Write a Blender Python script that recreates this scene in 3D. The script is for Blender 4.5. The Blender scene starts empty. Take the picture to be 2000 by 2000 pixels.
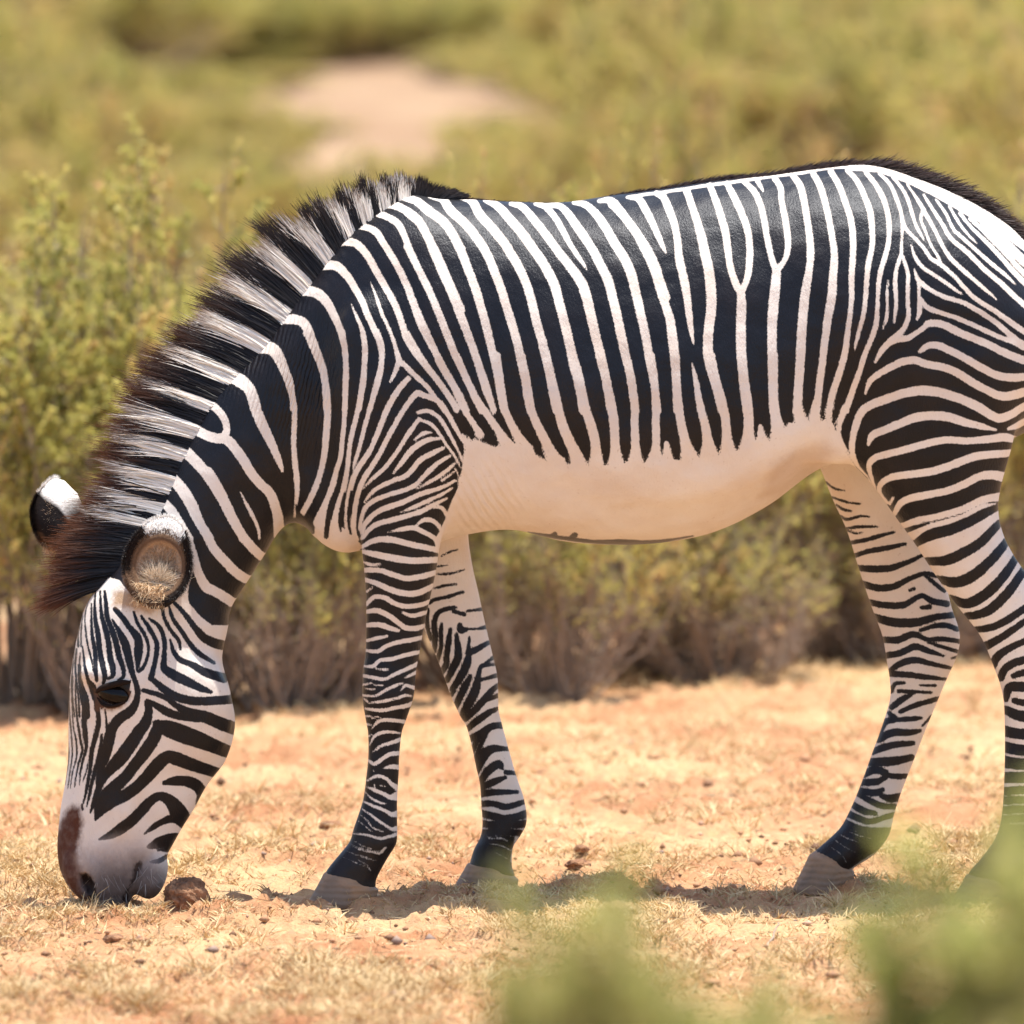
import bpy, bmesh, math, random
import numpy as np
from mathutils import Vector, Matrix
R = math.radians
scn = bpy.context.scene
# ---------------------------------------------------------------- camera
CD, CH, GROW = 16.0, 1.80, 1757.0           # distance to the zebra, eye height, reference row of the ground under it
ZC = (GROW-1000)*.001
TH = math.atan2(CH-ZC, CD)
FD = math.hypot(CD, CH-ZC); FPX = FD/.001
cam = bpy.data.cameras.new('camera'); cam_o = bpy.data.objects.new('camera', cam)
scn.collection.objects.link(cam_o); scn.camera = cam_o
cam_o.location = (0, -CD, CH); cam_o.rotation_euler = (R(90)-TH, 0, 0)
cam.sensor_width = 36; cam.lens = 36*FPX/2000; cam.clip_start = .5; cam.clip_end = 3000
cam.dof.use_dof = True; cam.dof.focus_distance = FD-.12; cam.dof.aperture_fstop = 3.8; cam.dof.aperture_blades = 0
# ---------------------------------------------------------------- sky, sun, exposure
SUN_EL, SUN_AZ = R(83), R(62)               # azimuth clockwise from +Y
w = bpy.data.worlds.new('World'); scn.world = w; w.use_nodes = True
nt = w.node_tree; bg = nt.nodes['Background']
sky = nt.nodes.new('ShaderNodeTexSky'); sky.sky_type = 'NISHITA'; sky.sun_disc = False
sky.sun_elevation = SUN_EL; sky.sun_rotation = SUN_AZ; sky.dust_density = 1.5
nt.links.new(sky.outputs[0], bg.inputs[0]); bg.inputs[1].default_value = .15
sun = bpy.data.lights.new('sun', 'SUN'); sun.energy = 4.6; sun.angle = R(.53); sun.color = (1, .95, .87)
sun_o = bpy.data.objects.new('sun', sun); scn.collection.objects.link(sun_o)
sd = Vector((math.sin(SUN_AZ)*math.cos(SUN_EL), math.cos(SUN_AZ)*math.cos(SUN_EL), math.sin(SUN_EL)))
sun_o.rotation_euler = (-sd).to_track_quat('-Z', 'Y').to_euler(); sun_o.location = (0, 0, 30)
vs = scn.view_settings; vs.view_transform = 'Standard'; vs.look = 'None'; vs.gamma = 1; vs.exposure = .79
vs.use_curve_mapping = False
scn.cycles.max_bounces = 6; scn.cycles.diffuse_bounces = 3; scn.cycles.transmission_bounces = 3
scn.cycles.sample_clamp_indirect = 4
# ---------------------------------------------------------------- helpers
COL = scn.collection
CT, ST = math.cos(TH), math.sin(TH)
def P(px, py, y=0.):
    """reference pixel -> world point on the plane Y = y"""
    px = np.asarray(px, float); py = np.asarray(py, float)
    a = (1000-py)/FPX
    dx, dy, dz = (px-1000)/FPX, CT+a*ST, -ST+a*CT
    t = (y+CD)/dy
    return np.stack(np.broadcast_arrays(dx*t, y, CH+dz*t), -1)
def proj(V):
    x, y, z = V[:, 0], V[:, 1]+CD, V[:, 2]-CH
    f = y*CT-z*ST; u = y*ST+z*CT
    return 1000+FPX*x/f, 1000-FPX*u/f
def ground_at(px, py):
    """reference pixel -> point on the terrain (marching)"""
    for d in np.arange(4, 400, .05):
        q = P(px, py, d-CD)
        if q[2] <= terrain(q[0], q[1]): return q
    return q
def mesh(name, verts, faces, mat=None, parent=None, smooth=False, attrs=None, quads=None):
    me = bpy.data.meshes.new(name)
    verts = np.asarray(verts, np.float32)
    F = np.asarray(faces) if not isinstance(faces, list) or (faces and len({len(f) for f in faces}) == 1) else None
    if F is not None and F.ndim == 2:
        n, k = F.shape
        me.vertices.add(len(verts)); me.vertices.foreach_set('co', verts.ravel())
        me.loops.add(n*k); me.loops.foreach_set('vertex_index', F.astype(np.int32).ravel())
        me.polygons.add(n); me.polygons.foreach_set('loop_start', np.arange(0, n*k, k, dtype=np.int32))
        me.update(calc_edges=True)
    else:
        me.from_pydata([tuple(v) for v in verts], [], [tuple(f) for f in faces])
    if smooth: me.polygons.foreach_set('use_smooth', np.ones(len(me.polygons), bool))
    for k, v in (attrs or {}).items():
        v = np.asarray(v, np.float32)
        if v.ndim == 1:
            a = me.attributes.new(k, 'FLOAT', 'POINT'); a.data.foreach_set('value', v)
        else:
            a = me.attributes.new(k, 'FLOAT_COLOR', 'POINT')
            a.data.foreach_set('color', np.hstack([v, np.ones((len(v), 1), np.float32)]).ravel())
    if mat: me.materials.append(mat)
    o = bpy.data.objects.new(name, me); COL.objects.link(o)
    if parent: o.parent = parent
    return o
def empty(name, loc=(0, 0, 0), rz=0):
    o = bpy.data.objects.new(name, None); COL.objects.link(o); o.location = loc; o.rotation_euler[2] = rz
    o.empty_display_size = .1; return o
def tag(o, label=None, cat=None, group=None, kind=None):
    for k, v in (('label', label), ('category', cat), ('group', group), ('kind', kind)):
        if v: o[k] = v
    return o
class NT:
    def __init__(s, name):
        s.m = bpy.data.materials.new(name); s.m.use_nodes = True; s.t = s.m.node_tree
        s.b = s.t.nodes['Principled BSDF']; s.out = s.t.nodes['Material Output']
    def n(s, typ, **kw):
        q = s.t.nodes.new('ShaderNode'+typ)
        for k, v in kw.items():
            if k.startswith('i_'): q.inputs[k[2:].replace('_', ' ')].default_value = v
            else: setattr(q, k, v)
        return q
    def l(s, a, b): s.t.links.new(a, b)
    def attr(s, n, vec=False):
        q = s.n('Attribute', attribute_name=n); return q.outputs['Color' if vec else 'Fac']
    def math(s, op, a, b=None, c=None):
        q = s.n('Math', operation=op)
        for i, v in enumerate((a, b, c)):
            if v is None: continue
            if isinstance(v, (int, float)): q.inputs[i].default_value = v
            else: s.l(v, q.inputs[i])
        return q.outputs[0]
    def noise(s, scale, detail=3, rough=.55, vec=None):
        q = s.n('TexNoise'); q.inputs['Scale'].default_value = scale; q.inputs['Detail'].default_value = detail
        q.inputs['Roughness'].default_value = rough
        if vec is None: vec = s.n('TexCoord').outputs['Object']
        s.l(vec, q.inputs['Vector']); return q.outputs['Fac']
    def ramp(s, fac, stops):
        q = s.n('ValToRGB'); e = q.color_ramp.elements
        while len(e) < len(stops): e.new(.5)
        for i, (p, c) in enumerate(stops): e[i].position = p; e[i].color = (*c, 1)
        s.l(fac, q.inputs[0]); return q.outputs[0]
    def mix(s, fac, a, b, mode='MIX'):
        q = s.n('Mix', data_type='RGBA', blend_type=mode)
        for i, v in ((0, fac), (6, a), (7, b)):
            if isinstance(v, (int, float)): q.inputs[i].default_value = v
            elif isinstance(v, tuple): q.inputs[i].default_value = (*v, 1)
            else: s.l(v, q.inputs[i])
        return q.outputs[2]
    def rng(s, v, a, b, c=0., d=1., smooth=True):
        q = s.n('MapRange', interpolation_type='SMOOTHSTEP' if smooth else 'LINEAR')
        s.l(v, q.inputs[0])
        for i, k in enumerate((a, b, c, d)): q.inputs[i+1].default_value = k
        return q.outputs[0]
    def bump(s, h, strength, dist, normal=None):
        q = s.n('Bump'); q.inputs['Strength'].default_value = strength; q.inputs['Distance'].default_value = dist
        s.l(h, q.inputs['Height'])
        if normal: s.l(normal, q.inputs['Normal'])
        return q.outputs[0]
    def set(s, **kw):
        for k, v in kw.items():
            i = s.b.inputs[k.replace('_', ' ')]
            if isinstance(v, (int, float)): i.default_value = v
            elif isinstance(v, tuple): i.default_value = (*v, 1)
            else: s.l(v, i)
        return s.m
def vnoise(x, y, seed=0):
    """smooth value noise in [-1, 1]"""
    xi, yi = np.floor(x).astype(np.int64), np.floor(y).astype(np.int64); fx, fy = x-xi, y-yi
    fx, fy = fx*fx*(3-2*fx), fy*fy*(3-2*fy)
    def h(a, b):
        n = (a*374761393+b*668265263+seed*1442695041) & 0x7fffffff
        n = ((n ^ (n >> 13))*1274126177) & 0x7fffffff
        return ((n ^ (n >> 16)) & 0xffff)/32767.5-1
    return (h(xi, yi)*(1-fx)+h(xi+1, yi)*fx)*(1-fy)+(h(xi, yi+1)*(1-fx)+h(xi+1, yi+1)*fx)*fy
def terrain(x, y):
    x = np.asarray(x, float); y = np.asarray(y, float)
    rise = np.clip(y-6, 0, None)
    z = .016*rise*np.clip(rise/12, 0, 1)+.045*np.clip(y-66, 0, None)
    far = np.clip((np.abs(y)-3)/10, 0, 1)
    z = z+far*.06*vnoise(x*.35, y*.35, 3)
    z = z+.010*vnoise(x*2.1, y*2.1, 5)+.007*vnoise(x*6.3, y*6.3, 7)+.0045*vnoise(x*17, y*17, 9)
    return z-.004
# ---------------------------------------------------------------- coat pattern
# Stripe centre lines of the coat, in reference units (1 unit = about 1 mm on the animal).
# Blocks: "@ox oy" sets the block origin (coordinates inside are 3.864 finer).
# Lines:  W / B  = white / black stroke "x y w  x y w ..."; WP / BP = filled patch "x y ..."
NEAR = """
@400 300
W 1215 450 45 1300 452 55 1400 490 58 1470 545 58 1530 680 55 1600 840 55 1680 1000 58 1740 1150 58 1800 1300 58 1870 1480 58 1935 1625 58
W 1340 385 50 1430 390 65 1520 430 65 1610 500 68 1680 620 68 1760 780 68 1830 940 68 1890 1080 68 1935 1180 68
W 1490 335 40 1580 350 60 1680 430 68 1780 500 70 1860 590 70 1935 720 70
W 965 690 60 1060 665 66 1150 685 66 1230 775 62 1300 900 60 1370 1020 58 1440 1150 58 1490 1290 56 1525 1400 56 1595 1510 56 1700 1640 54 1800 1770 52 1905 1925 50
W 1115 550 45 1200 552 55 1290 590 60 1350 680 58 1420 790 58 1480 900 58 1535 1020 60 1575 1130 60 1615 1250 60 1665 1360 58 1725 1470 58 1790 1590 56 1850 1700 56 1930 1835 56
W 820 865 60 910 842 76 1000 852 74 1070 920 66 1130 1010 60 1190 1120 56 1230 1220 54 1280 1330 52 1320 1430 50 1335 1520 48 1330 1620 48 1305 1740 46 1270 1850 46 1245 1930 46
W 1250 970 12 1290 1070 26 1330 1190 32 1380 1300 32 1420 1400 34 1450 1500 42 1470 1565 50 1530 1615 42 1600 1690 40 1680 1760 40 1740 1840 36
W 1465 1565 46 1440 1640 40 1400 1725 22
W 640 1060 70 740 1035 80 850 1055 84 920 1120 76 970 1210 68 1010 1300 60 1040 1400 52 1060 1500 48 1065 1620 48 1060 1760 48 1058 1930 48
W 1105 1135 12 1150 1240 30 1190 1340 40 1205 1450 44 1205 1580 44 1200 1720 44 1180 1830 44 1165 1930 44
W 480 1262 60 600 1250 78 720 1262 80 780 1330 76 810 1430 72 850 1510 68 885 1620 62 910 1740 60 920 1930 58
W 330 1485 60 420 1462 80 510 1465 84 570 1540 72 610 1640 64 650 1740 52 660 1840 46 662 1930 44
W 130 1650 90 230 1700 90 300 1745 88
@800 300
W -20 700 58 80 900 58 150 1040 60 210 1180 60 270 1330 60 330 1480 58 390 1620 56 450 1750 56 540 1940 56
W -20 1000 58 60 1200 60 130 1360 60 210 1530 58 290 1680 56 380 1830 54 430 1935 50
W -20 1360 56 70 1520 56 150 1630 54 240 1750 50 310 1860 48 355 1940 46
W -20 1620 40 70 1700 40 140 1770 40 200 1850 40 260 1940 40
W -20 440 66 70 520 66 130 620 68 180 740 68 240 880 70 310 1030 72 370 1180 72 430 1340 68 490 1500 64 540 1640 60 590 1790 56 635 1940 52
W -20 335 60 60 362 66 160 440 72 260 520 76 330 620 76 390 740 74 440 870 72 490 1000 72 530 1130 70 570 1270 70 605 1410 68 640 1560 66 668 1700 64 690 1830 64 715 1940 64
W 155 322 40 250 345 66 310 430 76 420 530 76 510 640 76 580 750 74 640 890 72 690 1020 72 730 1150 70 770 1280 70 810 1420 70 840 1560 68 870 1700 68 890 1830 68 912 1940 68
W 372 325 40 470 358 66 530 460 76 620 560 78 710 670 78 780 780 76 840 890 74 890 1010 72 930 1150 72 960 1280 72 1000 1420 74 1040 1580 76 1070 1720 76 1090 1830 76 1112 1940 74
W 568 352 34 670 400 66 760 500 76 840 590 78 920 700 80 990 800 80 1050 900 80 1100 1010 78 1130 1130 76 1170 1280 76 1210 1450 76 1240 1600 76 1280 1750 76 1312 1940 74
W 762 378 34 850 402 60 940 500 68 1020 600 70 1100 710 72 1170 800 74 1240 890 78 1300 980 82 1340 1100 82 1370 1230 80 1410 1400 78 1450 1560 76 1480 1700 74 1522 1940 70
W 950 380 34 1020 400 50 1090 470 54 1150 570 52 1210 680 48 1260 760 42 1310 830 34 1338 878 16
W 1020 388 24 1080 388 40 1140 400 54 1200 460 66 1270 560 74 1340 660 74 1400 760 74 1450 860 76 1500 960 78 1530 1080 76 1560 1200 76 1590 1340 76 1620 1480 74 1650 1600 72 1680 1750 70 1704 1940 68
W 1238 370 34 1330 388 58 1410 460 68 1480 560 74 1550 680 78 1620 790 80 1670 900 80 1700 1020 76 1730 1150 74 1760 1280 72 1790 1420 70 1810 1560 68 1840 1700 66 1860 1850 64 1872 1940 64
W 1428 358 34 1520 355 60 1590 430 66 1660 530 70 1740 640 74 1800 740 76 1850 840 76 1890 960 72 1935 1085 70
W 1648 332 24 1780 306 26 1935 295 28
@1200 300
W -20 380 66 60 460 68 150 570 70 220 700 74 270 800 76 310 900 74 340 1010 72 380 1130 70 420 1260 74 440 1400 78 455 1540 74 465 1700 68 475 1940 66
W 98 330 30 180 340 58 240 430 62 290 530 58 330 620 50 365 700 40 390 752 20
W 320 300 50 370 330 62 420 440 64 460 560 60 480 700 62 490 800 70 520 930 70 545 1060 66 560 1180 60 575 1300 48 590 1400 30 598 1440 14
W 545 280 60 580 380 60 620 500 66 660 640 74 690 780 80 715 900 82 730 1050 82 730 1180 80 715 1300 80 705 1440 80 715 1560 80 745 1680 78 780 1800 74 815 1940 72
W 588 1580 16 610 1680 34 630 1790 46 648 1940 60
W 720 240 50 760 340 58 800 460 62 835 580 66 855 720 60 870 830 58 900 940 60 945 1040 60
W 850 225 50 910 340 60 960 450 60 1000 560 60 1020 680 58 1020 800 58 1010 900 56 985 990 52 955 1045 60
W 955 1040 66 960 1150 78 955 1280 80 955 1420 80 965 1600 80 985 1800 76 1002 1940 74
W 980 215 40 1050 280 54 1100 380 54 1130 500 54 1150 620 54 1175 740 52 1200 830 52 1225 890 60
W 1080 205 44 1110 260 30 1126 288 14
W 1210 185 50 1255 260 52 1260 350 50 1280 450 54 1300 560 56 1310 660 54 1305 740 50 1280 810 46 1230 880 56
W 1225 880 70 1215 1000 80 1200 1150 84 1190 1300 78 1190 1500 76 1195 1700 76 1202 1940 76
W 1350 170 50 1400 240 58 1430 350 58 1450 470 58 1470 600 60 1480 740 62 1470 880 62 1440 1050 74 1425 1200 76 1410 1400 76 1400 1600 76 1390 1750 74 1380 1940 74
W 1500 150 50 1550 240 56 1590 370 54 1620 500 54 1645 640 56 1660 780 62 1650 920 68 1640 1080 74 1610 1250 68 1590 1400 62 1570 1570 60 1550 1720 62 1525 1940 62
W 1630 130 50 1690 230 52 1740 360 52 1780 480 54 1800 620 56 1800 760 54 1790 920 50 1790 1080 46 1780 1200 44 1760 1350 48 1740 1500 54 1700 1650 58 1650 1800 58 1620 1940 58
W 100 328 20 300 300 28 540 265 30 720 237 30 950 207 32 1200 167 34 1400 142 40 1600 102 46 1740 88 60 1935 98 70
@1500 300
W 600 130 40 660 190 46 720 300 50 770 440 54 785 560 50 785 700 48 760 820 48 745 960 44 735 1100 42 720 1220 42 690 1330 38 662 1440 28 655 1485 14
W 740 145 40 810 230 44 870 340 48 905 460 46 915 580 44 905 700 44 870 820 44 840 940 44 830 1060 38 825 1180 38 815 1290 46 780 1400 46 730 1520 46 690 1650 50 642 1780 52 588 1940 56
W 840 150 30 920 230 34 970 340 36 1005 450 34 1020 530 40 1060 590 32 1120 650 32 1180 720 34 1230 790 36 1300 835 40 1400 920 36 1480 1010 38 1560 1090 40 1700 1180 44 1800 1250 48 1930 1340 52 2100 1430 52 2300 1500 50
W 1015 540 32 1010 640 26 1005 760 34
W 1003 770 34 970 870 34 960 970 38 965 1070 36 965 1160 36 950 1275 24
W 1020 780 30 1055 900 36 1055 1000 38 1055 1120 38 1060 1230 42 1030 1310 44 980 1370 56 910 1430 58 850 1500 46 810 1575 24
W 905 955 20 900 1050 26 900 1150 28 895 1240 32 868 1322 20
W 940 180 24 1010 260 30 1060 360 34 1090 460 32 1120 550 30 1160 620 26 1182 665 14
W 1050 230 20 1110 320 28 1160 400 36 1210 490 36 1260 580 34 1310 680 36 1370 780 40 1450 860 40 1530 930 38 1620 1010 34 1680 1060 28 1727 1103 14
W 1160 430 26 1155 500 26 1190 590 26 1230 690 26 1290 790 28 1295 830 34
W 1175 310 24 1230 400 30 1320 540 36 1380 640 38 1500 740 42 1640 880 44 1760 980 46 1870 1085 46 2000 1190 48 2200 1300 48
W 1270 350 24 1340 450 28 1400 570 30 1440 610 32 1540 700 34 1640 790 36 1760 890 34 1830 950 28 1870 990 14
W 1370 400 26 1440 520 28 1510 610 26 1575 675 16
W 1450 450 34 1520 540 30 1600 620 34 1700 720 38 1800 830 42 1900 940 46 2100 1130 46
W 1530 490 40 1640 600 36 1800 760 42 1930 900 46 2150 1090 46
W 1620 540 44 1760 670 44 1930 830 46 2150 1010 46
W 1700 590 60 1820 690 56 1930 790 52 2150 950 52
WP 560 60 700 75 900 70 1100 130 1300 230 1500 330 1700 440 1930 620 2120 800 2160 900 1930 740 1800 640 1650 555 1450 440 1250 325 1050 225 840 145 620 130
W 1080 690 20 1110 780 32 1170 860 34 1260 920 34 1350 980 34 1430 1040 28 1468 1062 14
W 1103 872 18 1140 960 42 1230 1030 38 1330 1080 40 1460 1120 42 1540 1160 44 1640 1220 46 1740 1290 46 1830 1370 50 1930 1440 54 2150 1540 54
W 1150 1090 30 1200 1160 44 1300 1200 42 1420 1240 42 1540 1290 42 1650 1340 42 1760 1390 42 1850 1420 46 1930 1470 40
W 1138 960 34 1140 1080 32 1145 1160 46 1140 1210 40 1122 1258 18
W 910 1430 50 980 1405 50 1050 1395 50 1110 1360 46 1180 1310 46 1220 1280 60 1320 1290 62 1420 1340 64 1540 1390 62 1660 1440 62 1780 1500 64 1930 1560 66 2150 1630 66
W 1145 1495 34 1210 1450 56 1290 1450 62 1380 1490 62 1480 1540 62 1600 1610 64 1720 1670 66 1820 1690 68 1930 1685 66 2150 1650 66
W 733 1815 22 770 1720 46 840 1660 56 930 1610 60 1020 1570 62 1110 1560 64 1200 1590 64 1310 1610 64 1420 1650 66 1530 1720 66 1640 1780 66 1760 1830 70 1860 1820 74 1930 1800 70 2150 1730 66
@1500 700
W 740 885 14 670 800 34 635 700 48 640 600 56 665 500 60 710 400 66 790 345 70 900 305 72 1020 265 74 1160 242 78 1290 257 78 1400 287 76 1500 325 76 1600 375 76 1690 432 72 1750 452 70 1840 420 66 1930 365 64 2100 290 60
W 43 330 75 50 420 75 60 520 75
W 222 330 74 240 450 66 290 540 60
W 366 330 62 360 430 66 390 550 60
W 461 370 58 455 420 58 465 490 50 505 570 34
W 580 370 56 560 430 56 535 500 52 540 590 36 590 690 26 650 780 22 740 880 18 790 960 20
W 757 650 30 790 580 62 880 540 66 1000 490 68 1120 445 72 1250 432 74 1370 445 74 1480 480 68 1600 510 56 1720 540 22
W 810 1000 26 775 880 36 762 810 46 800 755 56 900 722 60 1050 685 62 1200 642 62 1350 615 60 1500 622 58 1650 612 62 1780 595 70 1860 612 62 1980 640 60
W 900 1090 30 840 1010 40 860 940 50 940 895 58 1100 872 62 1250 850 64 1400 800 66 1550 745 66 1680 725 66 1820 715 60 1980 690 56
W 920 1095 30 945 1050 26
W 950 1180 40 1000 1095 56 1080 1055 62 1200 1030 62 1350 1000 62 1480 950 64 1600 890 66 1700 880 76 1780 895 80 1920 900 80
W 1030 1260 50 1120 1222 50 1250 1200 54 1380 1165 56 1500 1125 58 1620 1068 60 1750 1045 70 1880 1040 70
W 1815 530 30 1870 512 50 1930 480 56 2050 430 50
WP 990 1240 1060 1230 1250 1235 1450 1180 1600 1100 1720 1090 1800 1250 1930 1560 2300 1700 2300 4200 1600 4200 1600 2600 1560 2200 1400 1900 1190 1560
B 1040 1300 34 1120 1272 26 1220 1240 10
B 1110 1400 50 1220 1335 80 1380 1290 78 1520 1232 74 1640 1165 66 1740 1120 40
B 1190 1530 50 1340 1525 72 1480 1465 74 1600 1392 68 1690 1302 60 1750 1240 46
B 1280 1665 50 1420 1690 76 1540 1645 80 1650 1555 72 1740 1460 66 1800 1380 50
B 1380 1810 50 1500 1850 70 1620 1795 76 1730 1700 70 1810 1600 62 1880 1490 50
B 1500 1945 50 1600 1930 60 1690 1885 70 1790 1790 68 1870 1690 62 1960 1550 50
@1500 1200
B 1560 115 40 1680 100 50 1800 45 52 1930 -40 50 2100 -150 50
B 1640 240 60 1700 210 56 1800 150 50 1930 60 44 2150 -60 44
B 1690 390 60 1740 310 56 1850 240 48 1930 205 44 2200 90 44
B 1755 480 50 1790 410 56 1870 360 56 1930 345 56 2250 230 50
B 1850 465 34 1930 440 50 2250 380 50
B 1795 640 40 1825 550 66 1930 545 72 2200 520 66
B 1860 650 40 1930 665 48 2200 650 48
B 1790 720 60 1930 770 80 2200 770 80
B 1780 880 80 1930 905 76 2200 900 76
B 1780 1000 80 1930 1025 80 2200 1000 80
B 1770 1110 90 1930 1130 80 2200 1120 80
B 1770 1230 80 1930 1230 80 2200 1220 80
B 1765 1335 60 1930 1325 56 2200 1320 56
B 1760 1405 60 1930 1400 50 2200 1400 50
B 1750 1480 60 1930 1470 50 2200 1470 50
B 1740 1550 60 1930 1540 50 2200 1540 50
B 1730 1620 70 1930 1620 60 2200 1620 60
B 1720 1700 90 1930 1700 90 2200 1700 90
B 1600 1800 130 1930 1800 130 2200 1800 130
B 1600 1920 150 1930 1920 150 2200 1920 150
BP 1300 1850 2300 1850 2300 2400 1300 2400
@150 550
W 1050 640 86 1150 700 92 1260 760 92 1320 850 90 1350 960 88 1400 1080 84 1450 1180 76 1500 1290 64 1540 1390 44 1552 1432 26
W 920 870 56 1030 940 60 1090 1000 58 1125 1070 54 1130 1130 54 1100 1175 60
W 840 1080 70 960 1150 74 1050 1182 76 1130 1192 78 1200 1265 78 1260 1350 78 1320 1450 76 1390 1530 76 1460 1600 78 1495 1690 80 1520 1790 84 1525 1945 84
W 660 1210 80 800 1270 84 880 1340 84 960 1430 80 1030 1530 76 1090 1630 74 1140 1730 72 1190 1820 72 1260 1940 74
W 600 1415 80 720 1490 82 790 1570 78 850 1670 74 900 1770 72 950 1860 72 1000 1940 72
W 500 1560 60 630 1640 64 700 1720 60 760 1800 60 820 1890 58 850 1940 58
W 1235 1588 12 1280 1680 26 1330 1770 30 1370 1870 28 1378 1940 22
W 440 1690 50 560 1790 50 600 1825 50
@500 650
W -30 125 75 90 122 80 150 165 78 200 255 72 240 355 66 270 465 54 290 570 46 290 680 46 285 800 46 287 900 46 297 1000 50 307 1100 50 310 1200 40 300 1300 30 290 1390 22
W 385 0 70 425 60 72 455 150 70 500 260 64 520 370 62 535 480 62 540 620 60 530 760 58 520 880 54 500 1000 50 470 1110 50 430 1210 52 380 1310 50 340 1380 44
W 650 -10 50 670 120 50 680 260 48 680 400 44 670 540 42 665 680 42 650 820 42 640 930 42 610 1030 46 590 1110 48 560 1220 62 520 1330 80 480 1430 100
W 805 -10 46 825 120 48 815 260 46 800 400 46 780 520 44 750 660 44 720 780 42 705 880 40 695 980 42 680 1080 44 660 1180 48 630 1280 52 605 1370 56 595 1470 60 595 1560 60
W 910 -10 52 945 90 52 950 190 48 930 300 44 900 410 44 870 530 42 840 640 42 810 750 40 780 870 38 750 960 32 730 1035 16
W 1150 345 46 1090 410 52 1030 500 52 980 600 50 940 700 48 900 800 46 860 890 46 800 980 48 750 1060 48 720 1150 48 700 1250 48 690 1350 50 690 1450 52 710 1540 52
W 1345 485 20 1280 480 44 1215 455 52 1150 530 46 1090 620 46 1040 710 46 990 800 44 940 900 44 880 1000 44 820 1090 46 780 1180 44 755 1280 44 740 1390 44 735 1480 46 755 1560 46
W 1215 455 46 1290 480 48 1380 520 46 1440 600 44 1490 690 42 1540 780 34 1590 860 24
W 1222 600 34 1300 590 40 1380 640 38 1440 730 36 1490 820 32 1530 900 26 1560 980 18
W 1230 650 34 1180 720 40 1120 810 40 1070 890 38 1020 960 38 960 1030 36 890 1090 34 810 1175 18
W 1230 655 30 1320 690 32 1390 770 30 1440 850 28 1500 930 24 1545 1020 18
W 1195 808 18 1260 762 38 1325 750 24
W 1400 795 22 1300 808 44 1220 850 48 1150 910 48 1100 980 42 1035 1060 20
W 1412 870 34 1330 910 44 1240 960 48 1190 1020 46 1130 1080 42 1050 1110 42 960 1150 40 880 1200 36 815 1280 18
W 1462 930 30 1380 980 40 1310 1040 42 1260 1090 40 1200 1150 40 1110 1190 42 1000 1222 42 900 1262 40 830 1315 40 795 1400 36 785 1480 36
W 1500 985 24 1440 1040 34 1370 1090 34 1300 1130 32 1215 1178 14
W 1495 1050 20 1405 1115 26
W 1500 1115 24 1420 1160 34 1330 1190 40 1230 1222 44 1100 1282 48 980 1322 48 890 1370 46 825 1440 42 798 1510 36
W 1485 1170 20 1400 1220 30 1290 1270 36 1180 1320 32 1088 1355 14
W 1440 1250 24 1340 1300 38 1240 1350 44 1140 1382 44 1030 1412 46 920 1442 44 850 1490 42 800 1550 36
W 1500 1020 14 1530 1090 20 1525 1200 22 1490 1300 26 1465 1400 30
W 1330 1320 20 1400 1320 34 1440 1380 30
W 1195 1465 16 1270 1412 38 1340 1422 40 1390 1475 36 1425 1550 26
W 995 1505 14 1100 1482 38 1190 1472 44 1260 1500 42 1340 1545 42 1400 1610 36
W 800 1615 34 900 1565 48 1010 1560 54 1140 1590 52 1260 1615 50 1390 1645 48
W 800 1650 36 900 1672 54 1040 1702 58 1200 1720 56 1380 1712 52
W 812 1730 22 870 1750 28 935 1745 24
WP 400 1480 470 1400 560 1400 700 1500 790 1590 790 1760 380 1760
B 300 1300 10 330 1380 30 400 1450 60 420 1500 40
B 610 1170 18 565 1290 28 545 1400 34 528 1540 30
B 672 1210 16 645 1330 24 632 1440 18 640 1500 8
B 722 1200 16 705 1320 22 700 1430 18 715 1520 8
@600 1000
W 425 440 44 540 440 46 640 470 46 740 500 48 850 490 50 980 455 44
W 435 510 40 530 542 46 620 582 50 720 612 52 830 612 52 960 555 46
W 440 700 34 510 640 40 590 650 42 660 690 42 740 712 44 850 702 42 940 670 34
W 450 600 24 492 570 18
W 720 760 22 800 782 40 915 752 34
W 445 752 38 530 745 46 610 780 46 680 830 44 740 872 46 820 878 46 895 855 36
W 445 855 40 540 850 46 610 872 46 688 895 34
W 450 970 30 530 952 34 605 935 24
W 445 1045 28 530 1052 36 600 1010 38 700 980 40 800 962 42 880 945 38
W 435 1165 26 500 1162 34 550 1120 34 640 1110 36 740 1080 38 860 1055 36
W 520 1185 18 610 1190 24
W 420 1235 30 500 1250 32 580 1262 32 650 1230 34 740 1190 38 840 1145 40
W 738 1252 18 835 1205 38
W 420 1305 22 490 1290 20
W 505 1305 18 570 1308 16
W 440 1335 16 512 1340 18
W 420 1382 22 510 1388 26 600 1340 28 680 1305 28 728 1288 18
W 705 1345 16 745 1310 28 815 1330 36
W 425 1405 16 452 1430 20
W 460 1442 14 560 1430 28 660 1410 28 740 1385 28 790 1390 18
W 440 1485 24 560 1497 34 650 1480 34 750 1462 38 800 1440 36
W 435 1540 22 482 1540 20
W 490 1557 14 540 1545 20
W 445 1600 24 482 1607 18
W 488 1635 14 540 1580 32 620 1570 34 750 1585 34
W 470 1765 12 510 1690 28 590 1660 32 705 1668 18
W 465 1690 22 487 1680 14
W 490 1815 12 560 1765 30 640 1740 34 710 1715 36
@550 1350
W 645 515 20 700 548 34 760 510 36 820 475 38 895 468 40
W 765 582 16 830 570 40 895 575 46
W 645 675 20 720 640 30 790 660 30 830 700 36 890 740 56
W 700 698 14 701 718 14
W 735 712 14 782 716 16
W 690 600 13 702 604 13
W 640 720 16 700 745 32 760 770 36 820 800 44 880 790 80
W 630 760 12 680 810 22 740 840 24 792 852 14
W 615 830 18 700 870 28 780 900 32 830 930 40 880 925 60
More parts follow.
